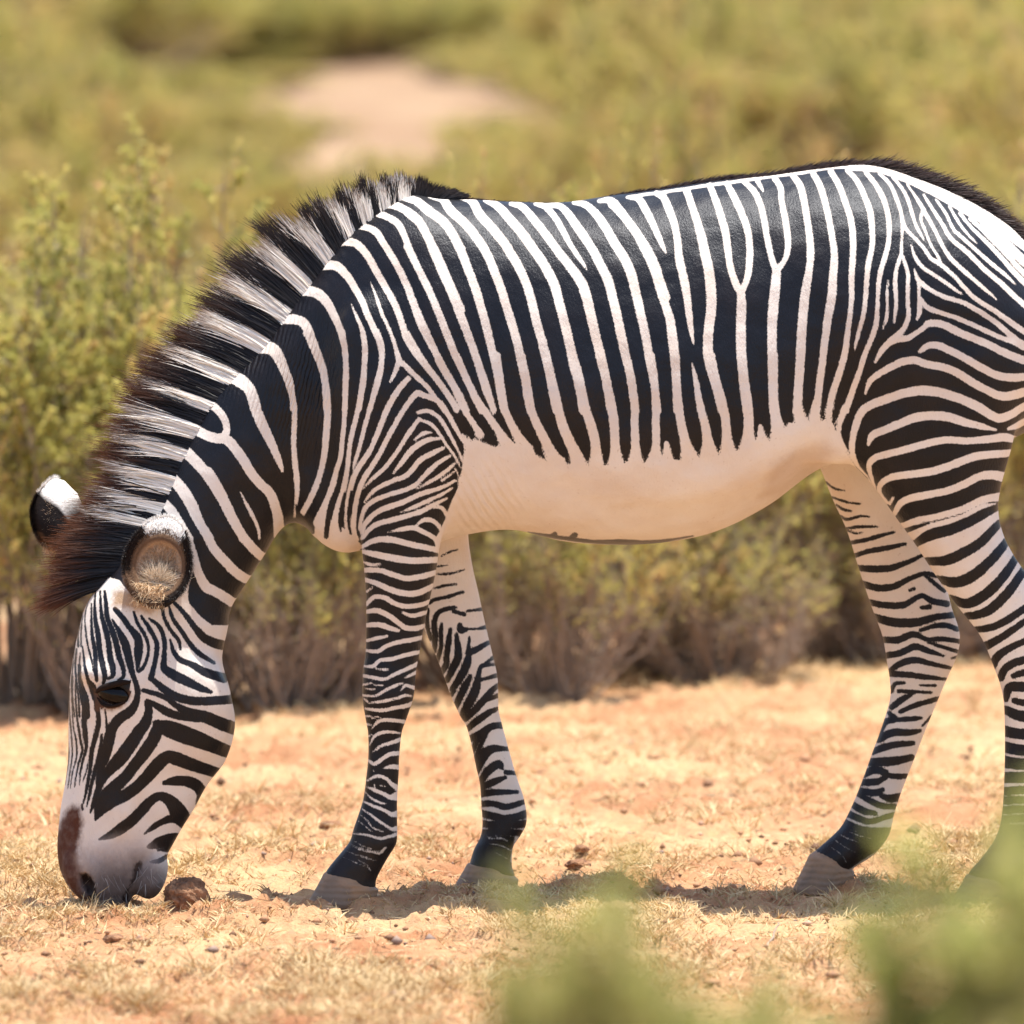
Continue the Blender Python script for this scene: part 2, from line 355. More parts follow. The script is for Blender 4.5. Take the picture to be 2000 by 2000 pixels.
W 608 890 16 670 930 22 720 970 24 780 1010 26 830 1040 34 880 1035 48
W 590 930 10 640 970 14 690 1030 16 772 1062 14
W 580 980 9 620 1010 11 680 1060 11
W 540 1075 14 640 1085 24 740 1110 28 820 1095 30 880 1075 34
W 545 1130 7 620 1170 11 685 1190 10
W 535 1170 10 600 1200 16 680 1212 20 740 1222 26 785 1180 24
W 580 1232 7 630 1250 11 690 1275 10
W 575 1270 9 640 1310 13 672 1355 12
W 515 1150 6 600 1185 11 690 1205 11 770 1200 8
W 490 1205 6 575 1240 10 660 1268 11 720 1278 8
W 465 1250 6 555 1292 10 640 1330 10
@850 700
W 20 10 54 80 120 54 150 240 52 210 370 50 260 450 50 340 570 50
W 165 -20 52 220 110 52 270 220 54 320 320 56 390 420 60 460 520 64 540 640 70
W 300 -20 54 340 120 48 380 260 38 415 350 28 437 428 14
W 465 -20 62 485 120 62 505 260 60 525 380 60 560 470 64 610 560 70 690 690 80
W 650 -20 64 680 120 66 705 260 66 725 380 66 760 480 70 810 580 76 870 700 84 910 780 90
W 832 -20 68 870 120 68 905 260 70 930 380 74 960 500 80 1010 620 84 1060 720 90 1090 810 90
W 1037 -20 74 1080 120 72 1110 260 72 1140 400 74 1180 520 78 1208 640 80 1215 780 80 1210 860 90
W 1242 -20 72 1280 120 72 1310 260 74 1335 380 76 1350 500 76 1357 640 76 1362 760 80 1365 850 90
W 1437 -20 68 1470 120 68 1490 260 66 1505 380 64 1505 500 66 1510 640 70 1512 760 76 1510 820 90
W 1627 -20 64 1650 120 62 1660 260 62 1665 380 64 1665 500 66 1668 620 66 1660 740 72 1650 820 90
W 1815 -20 66 1820 120 66 1830 260 66 1842 400 70 1862 520 74 1890 640 80 1925 770 96
@1250 700
W 395 40 18 420 160 44 440 280 56 465 400 64 495 520 72 512 640 84 520 740 96
W 532 -20 76 560 120 74 600 260 74 630 380 74 650 500 74 655 620 76 668 740 90
W 765 -20 80 780 120 78 800 260 78 815 380 80 820 520 84 812 640 90 815 720 100
W 1005 -20 78 1005 120 78 1005 260 78 1015 380 80 1032 480 84 1045 600 90
@850 700
WP 200 560 260 600 330 640 450 690 560 640 620 660 700 700 820 790 950 820 1040 810 1140 850 1290 830 1430 805 1600 810 1780 790 1930 790 2050 760 2145 745 2285 715 2345 680 2445 600 2535 640 2675 500 2835 495 2945 450 3045 560 3100 700 3300 1000 3300 1500 2000 1600 300 1500 20 1480 -10 1380 60 1240 120 1080 180 950 195 860 215 700
W 720 665 22 730 790 34
W 955 760 20 960 860 34
W 1745 640 40 1755 810 60
W 2455 515 40 2465 650 60
B 700 1312 3 870 1342 22 1040 1366 26 1200 1384 24 1400 1386 36 1600 1390 30 1800 1366 14 1950 1340 3
B 1010 1360 16 1050 1335 34 1070 1330 12
B 870 1335 10 905 1325 28
B 1370 1390 20 1440 1380 26
@0 900
WP 600 1000 700 960 830 880 900 900 980 1000 1150 1120 1250 1060 1330 1000 1390 980 1430 1080 1520 1180 1600 1240 1720 1240 2000 1400 2000 2600 1500 3500 1000 3800 200 3800 200 2000 450 1400
W 1120 240 60 1210 292 64 1290 365 60 1345 445 58 1400 545 58 1440 645 58 1470 745 58 1500 850 66 1550 945 76 1620 985 76 1700 1032 76 1790 1095 76
W 1220 90 78 1310 142 78 1390 230 76 1450 330 74 1500 450 70 1560 560 70 1620 670 72 1700 760 74 1780 840 76 1900 920 76
W 1570 80 72 1640 190 72 1700 310 72 1760 440 74 1820 550 74 1890 640 74 1960 710 74 2050 790 76
W 1890 390 30 1925 450 28 1955 520 20
W 1450 640 40 1440 800 40 1400 960 46 1400 1040 40
BP 1450 860 1520 1000 1590 1050 1640 1070 1730 1150 1690 1230 1580 1205 1500 1150 1430 1060 1420 980
B 1310 1065 26 1390 1150 40 1480 1270 52 1540 1335 66 1620 1375 74 1690 1395 74
B 1275 1100 20 1310 1200 34 1380 1300 36 1440 1390 38 1510 1460 42 1615 1525 26
B 1222 1090 26 1240 1190 30 1290 1280 32 1350 1360 30 1362 1425 18
B 1285 1350 20 1310 1440 36 1360 1500 44 1450 1540 52 1560 1600 66 1690 1640 72
B 1125 1190 20 1200 1250 34 1240 1350 36 1240 1470 38 1240 1560 60 1300 1610 76 1400 1660 74 1500 1710 60 1590 1745 30
B 1065 1170 20 1130 1270 38 1180 1370 38 1180 1460 40 1160 1560 40 1140 1640 50
B 1010 1140 20 1040 1230 28 1090 1310 30 1120 1400 26 1110 1490 26 1080 1560 30 1045 1590 30
B 870 1120 40 930 1190 44 980 1260 46 1040 1340 66 1045 1440 70 1040 1530 40 1035 1580 20
B 848 1200 18 900 1290 44 940 1370 66 965 1460 64 990 1570 50 1015 1650 40
B 790 985 20 800 1080 34 810 1180 40 850 1290 48 880 1390 50 900 1480 46 930 1570 38 930 1630 30 890 1655 16
B 755 985 16 760 1090 24 770 1180 34 800 1280 46 820 1380 46 830 1480 48 850 1560 50 850 1620 36 815 1645 20
B 718 1000 14 715 1100 22 720 1200 34 740 1310 42 750 1420 44 770 1520 46 790 1620 40 780 1685 20
B 690 1080 14 690 1250 22 700 1350 30 720 1450 36 720 1560 36 730 1660 26
B 640 1240 12 660 1380 16 690 1500 16 705 1590 12
B 622 1400 12 640 1540 22 660 1640 30 690 1720 36 712 1800 30
B 660 1060 10 640 1180 12 650 1300 12
B 605 1450 10 600 1600 18 620 1700 28 650 1800 44 660 1930 44
B 600 1180 26 585 1300 24 590 1400 18
B 578 1420 16 568 1550 17 577 1660 16 592 1780 17 600 1930 18
B 560 1400 12 546 1560 15 540 1700 15 548 1800 14 562 1930 14
B 620 1180 14 612 1300 14 612 1400 12
B 536 1520 12 518 1640 13 515 1720 13 518 1800 12 528 1930 12
B 500 1640 12 492 1800 12 500 1930 12
B 1140 1640 40 1240 1725 60 1330 1780 66 1450 1812 66 1580 1812 66 1750 1800 66
@50 1300
B 890 188 34 990 215 42 1070 250 44 1150 310 52 1240 360 84 1360 390 92 1480 440 96 1620 490 96
B 925 270 40 1000 310 54 1080 355 66 1180 385 60 1300 400 60
B 830 120 40 845 200 46 830 280 56 790 345 76 710 400 80 655 470 80 630 560 86 605 660 84 570 770 60 545 860 34 535 905 14
B 920 275 50 930 340 62 905 430 84 855 500 96 795 590 104 730 680 108 670 750 96 615 810 76 570 880 60 540 960 48 510 1050 32 488 1110 14
B 1000 430 50 995 480 90 955 570 100 895 660 96 825 750 86 755 840 90 670 920 100 605 990 112 555 1060 74 525 1155 18
B 985 440 60 1090 480 130 1200 522 136 1330 570 122 1440 615 104 1580 670 90
B 1500 830 80 1400 795 84 1320 770 92 1210 730 100 1130 700 104 1070 690 96 1000 745 104 925 830 96 850 905 92 765 970 92 690 1010 90 620 1060 74 560 1120 46 528 1165 16
B 1045 885 34 1120 872 72 1210 872 84 1290 905 90 1330 970 80 1305 1040 50
B 555 1312 16 640 1280 60 720 1230 84 800 1170 84 870 1100 84 940 1025 78 1010 985 66 1080 1015 90 1130 1070 116 1165 1130 140 1210 1190 100
B 895 1272 12 960 1222 40 1030 1180 50 1100 1155 66 1180 1170 80
B 930 1368 34 1000 1342 84 1080 1322 110 1140 1290 60
B 1000 1392 20 1090 1390 40
B 945 1482 18 1010 1472 42 1080 1430 26
B 405 0 30 410 120 30 430 240 46 448 320 52 442 420 46 450 520 42 458 620 30 430 720 20 412 820 15 408 905 8
B 440 0 18 470 100 26 520 170 34 525 260 26 532 340 24
B 540 200 26 545 330 32 550 430 42 530 530 42 500 640 38 490 760 32 470 880 28 450 980 22 432 1050 12
B 575 520 20 565 650 40 530 770 34 500 880 30 480 980 24 462 1065 10
B 600 330 12 610 430 20 615 520 22
B 382 60 14 377 200 16 382 320 17 392 420 19 410 540 22 428 640 20 400 740 17 380 840 14 370 915 8
B 356 80 12 352 200 13 352 300 13 360 450 14 380 560 16 386 680 15 360 780 13 345 870 11 338 925 7
B 332 180 12 328 300 12 336 420 13 348 560 14 352 680 13 335 800 12 318 930 7
B 308 260 12 310 420 12 318 560 12 326 680 12 312 800 10 298 900 6
B 480 690 8 460 790 14 430 880 8
B 425 1045 16 430 1085 22
BP 530 175 620 160 700 145 800 105 780 200 740 260 690 285 620 300 575 300 550 330
B 575 320 20 590 300 30 660 310 34 740 275 30 785 200 26
"""
FARF = """
@600 1000
WP 200 -800 2000 -800 2000 3200 200 3200
B 1010 335 8 1080 300 12 1135 285 8
B 985 412 8 1060 400 8
B 980 468 10 1080 465 14 1185 435 8
B 955 577 12 1040 555 18 1125 545 10
B 920 690 20 960 662 24 1060 640 24 1175 603 18
B 930 960 26 905 850 28 910 735 24
B 960 1050 30 965 940 40 960 830 40 990 760 34 1060 730 30 1120 720 22
B 1105 750 26 1185 772 30
B 1210 748 16 1320 733 20
B 1150 850 30 1160 890 50 1200 887 30
B 1200 885 10 1290 880 14 1350 868 30
B 1010 1010 24 1010 900 32 1015 840 16
B 980 1130 30 1000 1060 28 1015 1000 24
B 1045 1120 34 1065 1000 42 1080 885 24
B 1005 1220 40 1045 1160 44 1055 1100 34
B 1055 1270 40 1110 1160 54 1140 1080 56 1130 960 34 1125 920 16
B 1225 945 16 1215 1045 28
B 1218 1065 50 1290 1030 40 1370 985 28
B 1095 1340 40 1160 1240 56 1200 1160 60 1220 1080 40
B 1340 1145 14 1410 1095 28
B 1300 1205 22 1320 1160 28 1420 1150 18
B 1115 1480 40 1160 1380 52 1200 1300 48 1230 1240 26
B 1295 1272 20 1450 1228 30
B 1165 1550 40 1220 1440 66 1270 1340 62 1300 1190 26
B 1075 1390 36 1112 1350 24
B 1195 1565 34 1270 1490 50 1340 1410 48 1400 1340 40 1450 1305 34
B 1350 1422 24 1450 1382 30
B 1205 1640 40 1290 1570 50 1380 1510 40 1450 1478 18
B 1235 1710 50 1320 1670 60 1390 1620 46 1485 1608 46
B 1245 1810 34 1290 1700 46
B 1265 1870 26 1300 1780 30 1350 1680 28
B 1280 1940 40 1310 1840 48 1390 1780 40 1530 1790 26
@550 1350
B 1470 620 34 1530 500 48 1600 440 44 1720 435 26
B 1490 700 40 1560 600 60 1640 550 56 1665 585 20
B 1695 612 34 1775 620 26
B 1495 730 40 1600 685 50 1690 650 24
B 1500 775 50 1620 762 44 1780 760 22
B 1505 850 44 1600 850 44 1700 872 44 1850 828 30
B 1510 920 50 1620 950 54 1720 962 56 1860 920 50
B 1520 1000 50 1640 1012 50 1860 1000 56
B 1520 1070 50 1650 1062 50 1800 1070 46
BP 1480 1080 1560 1100 1650 1085 1760 1100 1740 1180 1720 1290 1900 1420 1700 1450 1380 1330
W 1560 1112 10 1650 1110 16 1705 1130 14
W 1570 1150 9 1650 1165 15 1735 1202 15
W 1600 1210 9 1700 1262 13
"""
FARH = """
@1500 700
WP -200 -600 1800 -600 1800 4400 -200 4400
B 430 930 8 500 980 12 580 1000 6
B 475 1045 10 580 1080 14 700 1100 8
B 515 1105 12 570 1140 16 630 1152 8
B 545 1190 14 600 1215 18 700 1190 14 765 1195 8
B 585 1285 16 700 1270 20 830 1270 10
B 595 1300 8 660 1320 11 712 1315 7
B 615 1392 24 740 1370 28 860 1335 26 955 1310 14
B 645 1492 30 760 1455 34 900 1430 34 1035 1400 20
B 675 1580 40 800 1590 48 920 1582 46 1050 1540 34 1175 1480 22
B 710 1700 44 830 1732 48 950 1722 46 1070 1662 34 1180 1625 30 1270 1640 30
B 1190 1640 22 1260 1700 28 1330 1755 26
B 1070 1752 18 1102 1738 24
B 765 1840 42 880 1862 46 1020 1862 46 1110 1812 36 1170 1792 34 1240 1832 40 1350 1852 46
B 1160 1882 26 1222 1875 32
@1500 1200
B 800 20 50 950 60 64 1120 60 60 1270 20 46 1400 5 40
B 1148 122 18 1250 90 32 1340 82 36 1430 112 34
B 860 190 44 980 192 48 1100 150 44 1200 190 30 1300 185 34 1460 205 30
B 1210 212 16 1330 250 24 1450 285 22
B 885 312 44 1000 290 46 1110 245 46 1220 280 36 1325 312 18
B 1385 332 12 1440 318 18
B 905 435 26 1000 372 46 1110 345 46 1230 372 34 1400 410 20
B 905 448 40 1050 455 42 1180 472 38 1350 490 16
B 1145 535 14 1262 537 18
B 930 580 30 960 525 28 1030 515 18
B 985 578 24 1080 582 24 1235 590 14
B 935 700 40 1000 650 46 1100 593 20
B 1000 735 28 1100 690 36 1200 660 34 1295 635 30
B 915 745 30 960 790 44 890 810 44 840 890 40
B 975 795 30 1060 790 36 1155 782 22
B 1165 840 14 1240 765 20
B 835 945 50 940 892 54 1060 892 46 1150 878 22
B 790 1035 46 880 1002 50 970 982 46 1095 972 34
B 755 1115 50 880 1112 66 980 1102 60 1085 1080 44
B 725 1210 44 800 1172 56 885 1192 44
B 880 1210 30 960 1222 40 1045 1222 34
B 705 1270 50 820 1262 48 905 1218 30
B 690 1330 46 800 1347 50 865 1322 30
B 855 1372 30 920 1390 56 990 1380 60
B 680 1355 34 760 1400 42 850 1442 44 960 1452 36
B 640 1435 46 720 1482 50 810 1502 30
B 605 1505 50 700 1545 46 780 1562 40 950 1510 34
B 580 1570 50 680 1615 50 780 1632 44 930 1640 60
BP 560 1530 450 1650 320 1690 160 1840 500 2000 640 1900 760 1820 900 1740 910 1650 760 1660 660 1640
W 540 1660 8 600 1690 12 690 1720 8
W 500 1700 7 590 1760 11 670 1800 7
W 610 1640 8 690 1670 12 780 1690 8
W 480 1760 7 560 1820 10 600 1890 6
"""
import numpy as np
RX0, RY0, RW, RH = -60, 240, 2300, 1640
def cr_pts(P, n=6):
    P = np.asarray(P, float)
    if len(P) < 3: return P
    A = np.vstack([2*P[0]-P[1], P, 2*P[-1]-P[-2]]); out = []
    for i in range(1, len(A)-2):
        p0, p1, p2, p3 = A[i-1], A[i], A[i+1], A[i+2]
        for t in np.linspace(0, 1, n, endpoint=False):
            out.append(.5*((2*p1)+(-p0+p2)*t+(2*p0-5*p1+4*p2-p3)*t*t+(-p0+3*p1-3*p2+p3)*t**3))
    out.append(P[-1]); return np.array(out)
def seg_cap(img, a, b, wa, wb, sign, M=14):
    r = max(wa, wb)/2+M
    x0 = int(max(min(a[0], b[0])-r-RX0, 0)); x1 = int(min(max(a[0], b[0])+r-RX0+2, RW))
    y0 = int(max(min(a[1], b[1])-r-RY0, 0)); y1 = int(min(max(a[1], b[1])+r-RY0+2, RH))
    if x1 <= x0 or y1 <= y0: return
    X = np.arange(x0, x1)[None, :]+RX0; Y = np.arange(y0, y1)[:, None]+RY0
    dx, dy = b[0]-a[0], b[1]-a[1]; L = dx*dx+dy*dy+1e-9
    t = np.clip(((X-a[0])*dx+(Y-a[1])*dy)/L, 0, 1)
    d = np.hypot(X-a[0]-t*dx, Y-a[1]-t*dy)-(wa+(wb-wa)*t)/2
    v = img[y0:y1, x0:x1]
    if sign > 0: np.maximum(v, -d, out=v)
    else: np.minimum(v, d, out=v)
def poly_in(P):
    x0 = int(max(P[:, 0].min()-20-RX0, 0)); x1 = int(min(P[:, 0].max()+20-RX0, RW))
    y0 = int(max(P[:, 1].min()-20-RY0, 0)); y1 = int(min(P[:, 1].max()+20-RY0, RH))
    X = np.arange(x0, x1)[None, :]+RX0+.01; Y = np.arange(y0, y1)[:, None]+RY0+.013
    ins = np.zeros((y1-y0, x1-x0), bool)
    for i in range(len(P)):
        ax, ay = P[i]; bx, by = P[(i+1) % len(P)]
        if ay == by: continue
        ins ^= ((ay > Y) != (by > Y)) & (X < (bx-ax)*(Y-ay)/(by-ay)+ax)
    return x0, x1, y0, y1, ins
def poly_fill(img, P, sign, M=14):
    x0, x1, y0, y1, ins = poly_in(P)
    tmp = np.full((RH, RW), -float(M), np.float32)
    for i in range(len(P)): seg_cap(tmp, P[i], P[(i+1) % len(P)], 0, 0, 1, M)
    d = -tmp[y0:y1, x0:x1]; d = np.where(ins, d, -d)
    v = img[y0:y1, x0:x1]
    if sign > 0: np.maximum(v, d, out=v)
    else: np.minimum(v, -d, out=v)
def raster(txt, base=-14.):
    img = np.full((RH, RW), base, np.float32); o = np.zeros(2)
    for ln in txt.strip().splitlines():
        if ln[0] == '@': o = np.array([float(v) for v in ln[1:].split()]); continue
        k, *r = ln.split(); v = np.array([float(q) for q in r]); s = 1 if k[0] == 'W' else -1
        if k[1:] == 'P': poly_fill(img, v.reshape(-1, 2)/3.864+o, s)
        else:
            q = v.reshape(-1, 3)/3.864; q[:, :2] += o; q = cr_pts(q)
            for i in range(len(q)-1): seg_cap(img, q[i], q[i+1], q[i][2], q[i+1][2], s)
    return img
# ---------------------------------------------------------------- ground: one sheet to the horizon
def axis(lo, hi, st, far0, far1, n):
    c = np.arange(lo, hi+1e-6, st); k = np.linspace(0, 1, n)[1:]
    a = lo-(lo-far0)*k**3 - st*k*n*.5*(1-k); b = hi+(far1-hi)*k**3 + st*k*n*.5*(1-k)
    return np.concatenate([np.sort(a), c, np.sort(b)])
AX = axis(-1.2, 1.2, .0105, -400, 400, 80); AY = np.concatenate([axis(-2.2, .8, .0115, -60, .8, 60)[:-59], axis(.8, 4.6, .03, .8, 600, 90)[89:]]); AY = np.unique(np.round(AY, 5))
X, Y = np.meshgrid(AX, AY); Zt = terrain(X.ravel(), Y.ravel())
# low hummocks under the grass
def mats(x, y):
    """raised mats of matted grass and crusted soil, 0..1"""
    v = vnoise(x*4.2+9, y*3.0, 21)+.55*vnoise(x*11, y*8, 23)+.32*vnoise(x*27, y*21, 25); t = np.clip((v-.05)/.22, 0, 1); return t*t*(3-2*t)
def relief(x, y):
    near = np.clip(1-(np.abs(y)-5)/5, 0, 1)
    v2 = vnoise(x*33+2, y*26, 27)+.5*vnoise(x*70, y*60, 28); c = np.clip((v2-.35)/.3, 0, 1)
    return (.021*mats(x, y)+.012*c+.004*vnoise(x*45, y*45, 29))*near
Zt = Zt+relief(X.ravel(), Y.ravel())
nx_, ny_ = len(AX), len(AY); i = (np.arange(ny_-1)[:, None]*nx_+np.arange(nx_-1)[None]).ravel()
GM = NT('sand'); oc = GM.n('TexCoord').outputs['Object']
n1 = GM.noise(1.1, 5, .6); n2 = GM.noise(6, 5, .65); n3 = GM.noise(45, 4, .7); n4 = GM.noise(190, 3, .7)
c = GM.mix(GM.rng(n2, .36, .66), (.36, .165, .080), (.47, .265, .14))
c = GM.mix(GM.rng(n1, .42, .62), c, (.52, .325, .18))
straw = GM.rng(GM.math('ADD', GM.math('MULTIPLY', n3, .5), GM.math('MULTIPLY', n1, .5)), .47, .6)
c = GM.mix(GM.math('MULTIPLY', straw, .6), c, (.58, .405, .205))
c = GM.mix(GM.math('MULTIPLY', GM.rng(n4, .60, .75), .5), c, (.20, .105, .06))
c = GM.mix(GM.math('MULTIPLY', GM.rng(n3, .64, .74), .55), c, (.24, .12, .065))
sx = GM.n('SeparateXYZ'); GM.l(oc, sx.inputs[0])
c = GM.mix(GM.rng(sx.outputs[1], 18, 45, 0., .85), c, GM.mix(GM.rng(n1, .4, .6), (.26, .165, .10), (.34, .235, .15)))
GM.set(Base_Color=c, Roughness=.95, Specular_IOR_Level=.15, Normal=GM.bump(n4, .6, .006, GM.bump(n3, .7, .014, GM.bump(n2, .4, .03))))
tag(mesh('ground', np.column_stack([X.ravel(), Y.ravel(), Zt]), np.stack([i, i+1, i+1+nx_, i+nx_], 1), GM.m, None, True), kind='structure')
def gz_at(x, y):
    return terrain(x, y)+relief(x, y)
# ---------------------------------------------------------------- zebra: trunk, neck, head and legs as one surface
# stations: "Lx Ly Rx Ry halfwidth(mm) lateral centre(mm)" across each limb / the trunk, in reference units
ST_TORSO = """612 690 606 1015 90 -8|655 560 640 1048 138 -4|722 446 702 1066 172 0|795 394 800 1075 208 0|900 389 900 1046 226 0|1000 394 1000 1034 246 0|1100 395 1100 1056 264 0|1200 381 1200 1063 274 0|1300 368 1300 1058 277 0|1400 352 1400 1036 272 0|1500 343 1500 986 264 0|1600 329 1600 915 256 0|1700 322 1700 890 252 0|1800 351 1800 880 242 0|1900 395 1900 870 220 0|1990 458 1990 850 180 0|2060 560 2055 800 110 0"""
ST_NECK = """800 390 735 1045 140 0|700 437 640 1035 128 -4|610 540 585 1012 112 -10|510 668 548 1035 98 -20|418 760 516 1085 90 -30|352 876 482 1138 84 -38|308 985 452 1186 80 -46|262 1060 440 1230 78 -52|232 1130 425 1260 78 -56"""
ST_HEAD = """235 1100 400 1120 66 -54|172 1175 428 1200 92 -58|147 1262 432 1280 106 -62|136 1340 446 1348 108 -68|134 1410 459 1413 96 -74|133 1478 442 1482 82 -80|127 1530 405 1533 70 -84|119 1575 380 1578 62 -88|114 1620 352 1624 57 -90|112 1660 328 1666 56 -92|118 1700 300 1697 55 -92|136 1735 280 1728 49 -92|158 1757 258 1752 38 -92"""
ST_NF = """650 800 890 790 72 -128|678 930 884 920 70 -132|702 1020 872 1010 66 -134|707 1078 859 1067 60 -132|711 1111 852 1114 56 -130|715 1168 842 1160 50 -128|715 1225 829 1220 45 -126|714 1274 819 1277 43 -124|709 1310 813 1310 44 -122|708 1362 808 1360 44 -122|714 1404 794 1404 38 -122|719 1435 785 1430 33 -122|719 1479 780 1475 30 -122|716 1510 779 1510 29 -122|710 1557 776 1557 30 -122|700 1591 776 1596 33 -122|691 1617 776 1622 36 -122|682 1645 774 1648 37 -122|661 1671 757 1676 34 -122|640 1697 736 1715 38 -122|634 1710 734 1733 39 -122"""
ST_FF = """800 860 930 840 66 120|795 960 918 950 62 124|785 1040 914 1034 58 124|792 1100 921 1096 54 122|806 1160 934 1155 48 120|829 1228 947 1215 44 118|854 1287 961 1274 42 116|867 1321 971 1318 43 114|882 1362 973 1350 42 114|900 1401 974 1388 37 114|911 1419 980 1412 34 114|922 1460 990 1450 31 114|930 1500 1001 1490 30 114|937 1530 1010 1520 30 114|940 1575 1024 1562 33 114|942 1609 1029 1604 36 114|938 1635 1018 1630 35 114|925 1660 1002 1655 33 114|918 1684 1000 1690 37 114|914 1694 1006 1710 38 114"""
ST_NH = """1660 600 2070 640 110 -120|1628 720 2045 720 116 -132|1622 830 1996 800 112 -138|1655 889 1974 880 100 -140|1707 951 1955 950 86 -140|1748 1008 1950 1000 74 -140|1787 1062 1964 1055 64 -140|1826 1122 2000 1114 56 -140|1870 1184 2045 1165 48 -140|1914 1241 2080 1225 44 -140|1940 1300 2064 1300 40 -140|1957 1350 2042 1350 36 -140|1962 1400 2036 1400 32 -140|1962 1500 2032 1500 30 -140|1957 1590 2035 1590 34 -140|1945 1635 2038 1635 37 -140|1920 1672 2022 1680 35 -140|1896 1700 1998 1720 38 -140|1888 1715 1992 1738 39 -140"""
ST_FH = """1610 740 1930 700 100 116|1598 830 1890 800 100 122|1603 907 1855 890 88 126|1625 972 1838 960 74 128|1654 1036 1834 1030 62 128|1680 1119 1842 1105 52 128|1703 1187 1857 1180 45 128|1723 1241 1874 1234 42 128|1731 1285 1871 1275 40 128|1738 1330 1848 1329 37 128|1738 1366 1833 1365 33 128|1722 1420 1808 1425 30 128|1704 1469 1790 1472 29 128|1689 1511 1774 1512 29 128|1672 1555 1757 1557 31 128|1655 1593 1746 1592 35 128|1640 1618 1736 1632 37 128|1612 1645 1708 1668 35 128|1590 1664 1672 1692 36 128|1580 1678 1660 1703 36 128"""
VX = .0072
GO = np.array([-.96, -.36, -.035]); GN = np.array([300, 101, 218])
gx, gy, gz = (GO[i]+VX*np.arange(GN[i]) for i in range(3))
def stations(txt, n=8):
    a = np.array([[float(v) for v in r.split()] for r in txt.split('|')])
    L = P(a[:, 0], a[:, 1], a[:, 5]*.001); Rr = P(a[:, 2], a[:, 3], a[:, 5]*.001)
    return cr_pts(np.column_stack([L[:, 0], L[:, 2], Rr[:, 0], Rr[:, 2], a[:, 4]*.001, a[:, 5]*.001]), n)
def tube_map(S, x, z, cap0=.03, cap1=.03):
    """for 2D points: across v, half depth a, half width b, lateral centre yc, end overshoot u"""
    c = (S[:, 0:2]+S[:, 2:4])/2; h = (S[:, 2:4]-S[:, 0:2])/2; a = np.hypot(h[:, 0], h[:, 1]); n = h/a[:, None]
    t = np.stack([-n[:, 1], n[:, 0]], 1); dc = np.gradient(c, axis=0)
    t *= np.sign((t*dc).sum(1))[:, None]
    p = np.stack([x, z], 1)
    V = np.empty((len(p),)); out = [np.empty(len(p)) for _ in range(5)]
    for s in range(0, len(p), 20000):
        q = p[s:s+20000]; d = q[:, None, :]-c[None]
        u = (d*t[None]).sum(2); v = (d*n[None]).sum(2)
        i = np.argmin(u*u+np.clip(np.abs(v)-a[None], 0, None)**2, 1); k = np.arange(len(q))
        ui = u[k, i]; j = np.clip(i+np.sign(ui).astype(int), 0, len(c)-1)
        w = np.abs(ui)/(np.abs(ui)+np.abs(u[k, j])+1e-9); w = np.where(i == j, 0, w)
        f = lambda A: A[i]*(1-w)+A[j]*w
        over = np.where((i == j) & (i == 0), np.clip(-ui, 0, None)/cap0, 0)+np.where((i == j) & (i > 0), np.clip(ui, 0, None)/cap1, 0)
        for o, val in zip(out, (v[k, i]*(1-w)+v[k, j]*w, f(a), f(S[:, 4]), f(S[:, 5]), over)): o[s:s+20000] = val
    return out
def tube(txt, p=2., egg=0., cap0=.03, cap1=.03):
    S = stations(txt); m = .16
    bx = (S[:, [0, 2]].min()-m, S[:, [0, 2]].max()+m); bz = (S[:, [1, 3]].min()-m, S[:, [1, 3]].max()+m)
    ix = np.where((gx > bx[0]) & (gx < bx[1]))[0]; iz = np.where((gz > bz[0]) & (gz < bz[1]))[0]
    X, Z = np.meshgrid(gx[ix], gz[iz], indexing='ij')
    v, a, b, yc, ov = [q.reshape(X.shape)[:, None, :] for q in tube_map(S, X.ravel(), Z.ravel(), cap0, cap1)]
    b = b*(1+egg*np.clip(v/a, -1, 1))
    Y = gy[None, :, None]-yc
    A, B = np.abs(v/a), np.abs(Y/b)
    q = (A**p+B**p+ov**p)**(1/p)+1e-6
    g = np.sqrt((A**(p-1)/a)**2+(B**(p-1)/b)**2+(ov**(p-1)/cap1)**2)*q**(1-p)+1e-6
    f = np.full(tuple(GN), .2, np.float32)
    f[ix[0]:ix[-1]+1, :, iz[0]:iz[-1]+1] = np.clip((q-1)/g, -.2, .2)
    return f
def smin(a, b, k):
    h = np.clip(.5+.5*(b-a)/k, 0, 1); return b*(1-h)+a*h-k*h*(1-h)
def ell(px, py, y, r, rot=0.):
    """ellipsoid field: centre in reference units, lateral y and radii in mm, rot in degrees in the side view"""
    c = P(px, py, y*.001); rx, ry, rz = np.array(r)*.001
    ca, sa = math.cos(R(rot)), math.sin(R(rot))
    X = gx[:, None, None]-c[0]; Y = gy[None, :, None]-c[1]; Z = gz[None, None, :]-c[2]
    u = (X*ca+Z*sa)/rx; w = (-X*sa+Z*ca)/rz; v = Y/ry
    k = np.sqrt(u*u+v*v+w*w)+1e-6; g = np.sqrt((u/rx)**2+(v/ry)**2+(w/rz)**2)+1e-6
    return np.clip(k*(k-1)/g, -.2, .2).astype(np.float32)
S_HEAD = stations(ST_HEAD)
def head_y(px, py):
    y = -.15
    for _ in range(3):
        q = P(px, py, y); v, a, b, yc, _o = tube_map(S_HEAD, np.array([q[0]]), np.array([q[2]]))
        b = b*(1-.22*np.clip(v/a, -1, 1)); y = float((yc-b*np.sqrt(np.clip(1-(v/a)**2, 0, 1)))[0])
    return y
f = tube(ST_TORSO, 2.15, .10, .05, .06)
f = smin(f, tube(ST_NECK, 2., -.02, .05, .05), .05)
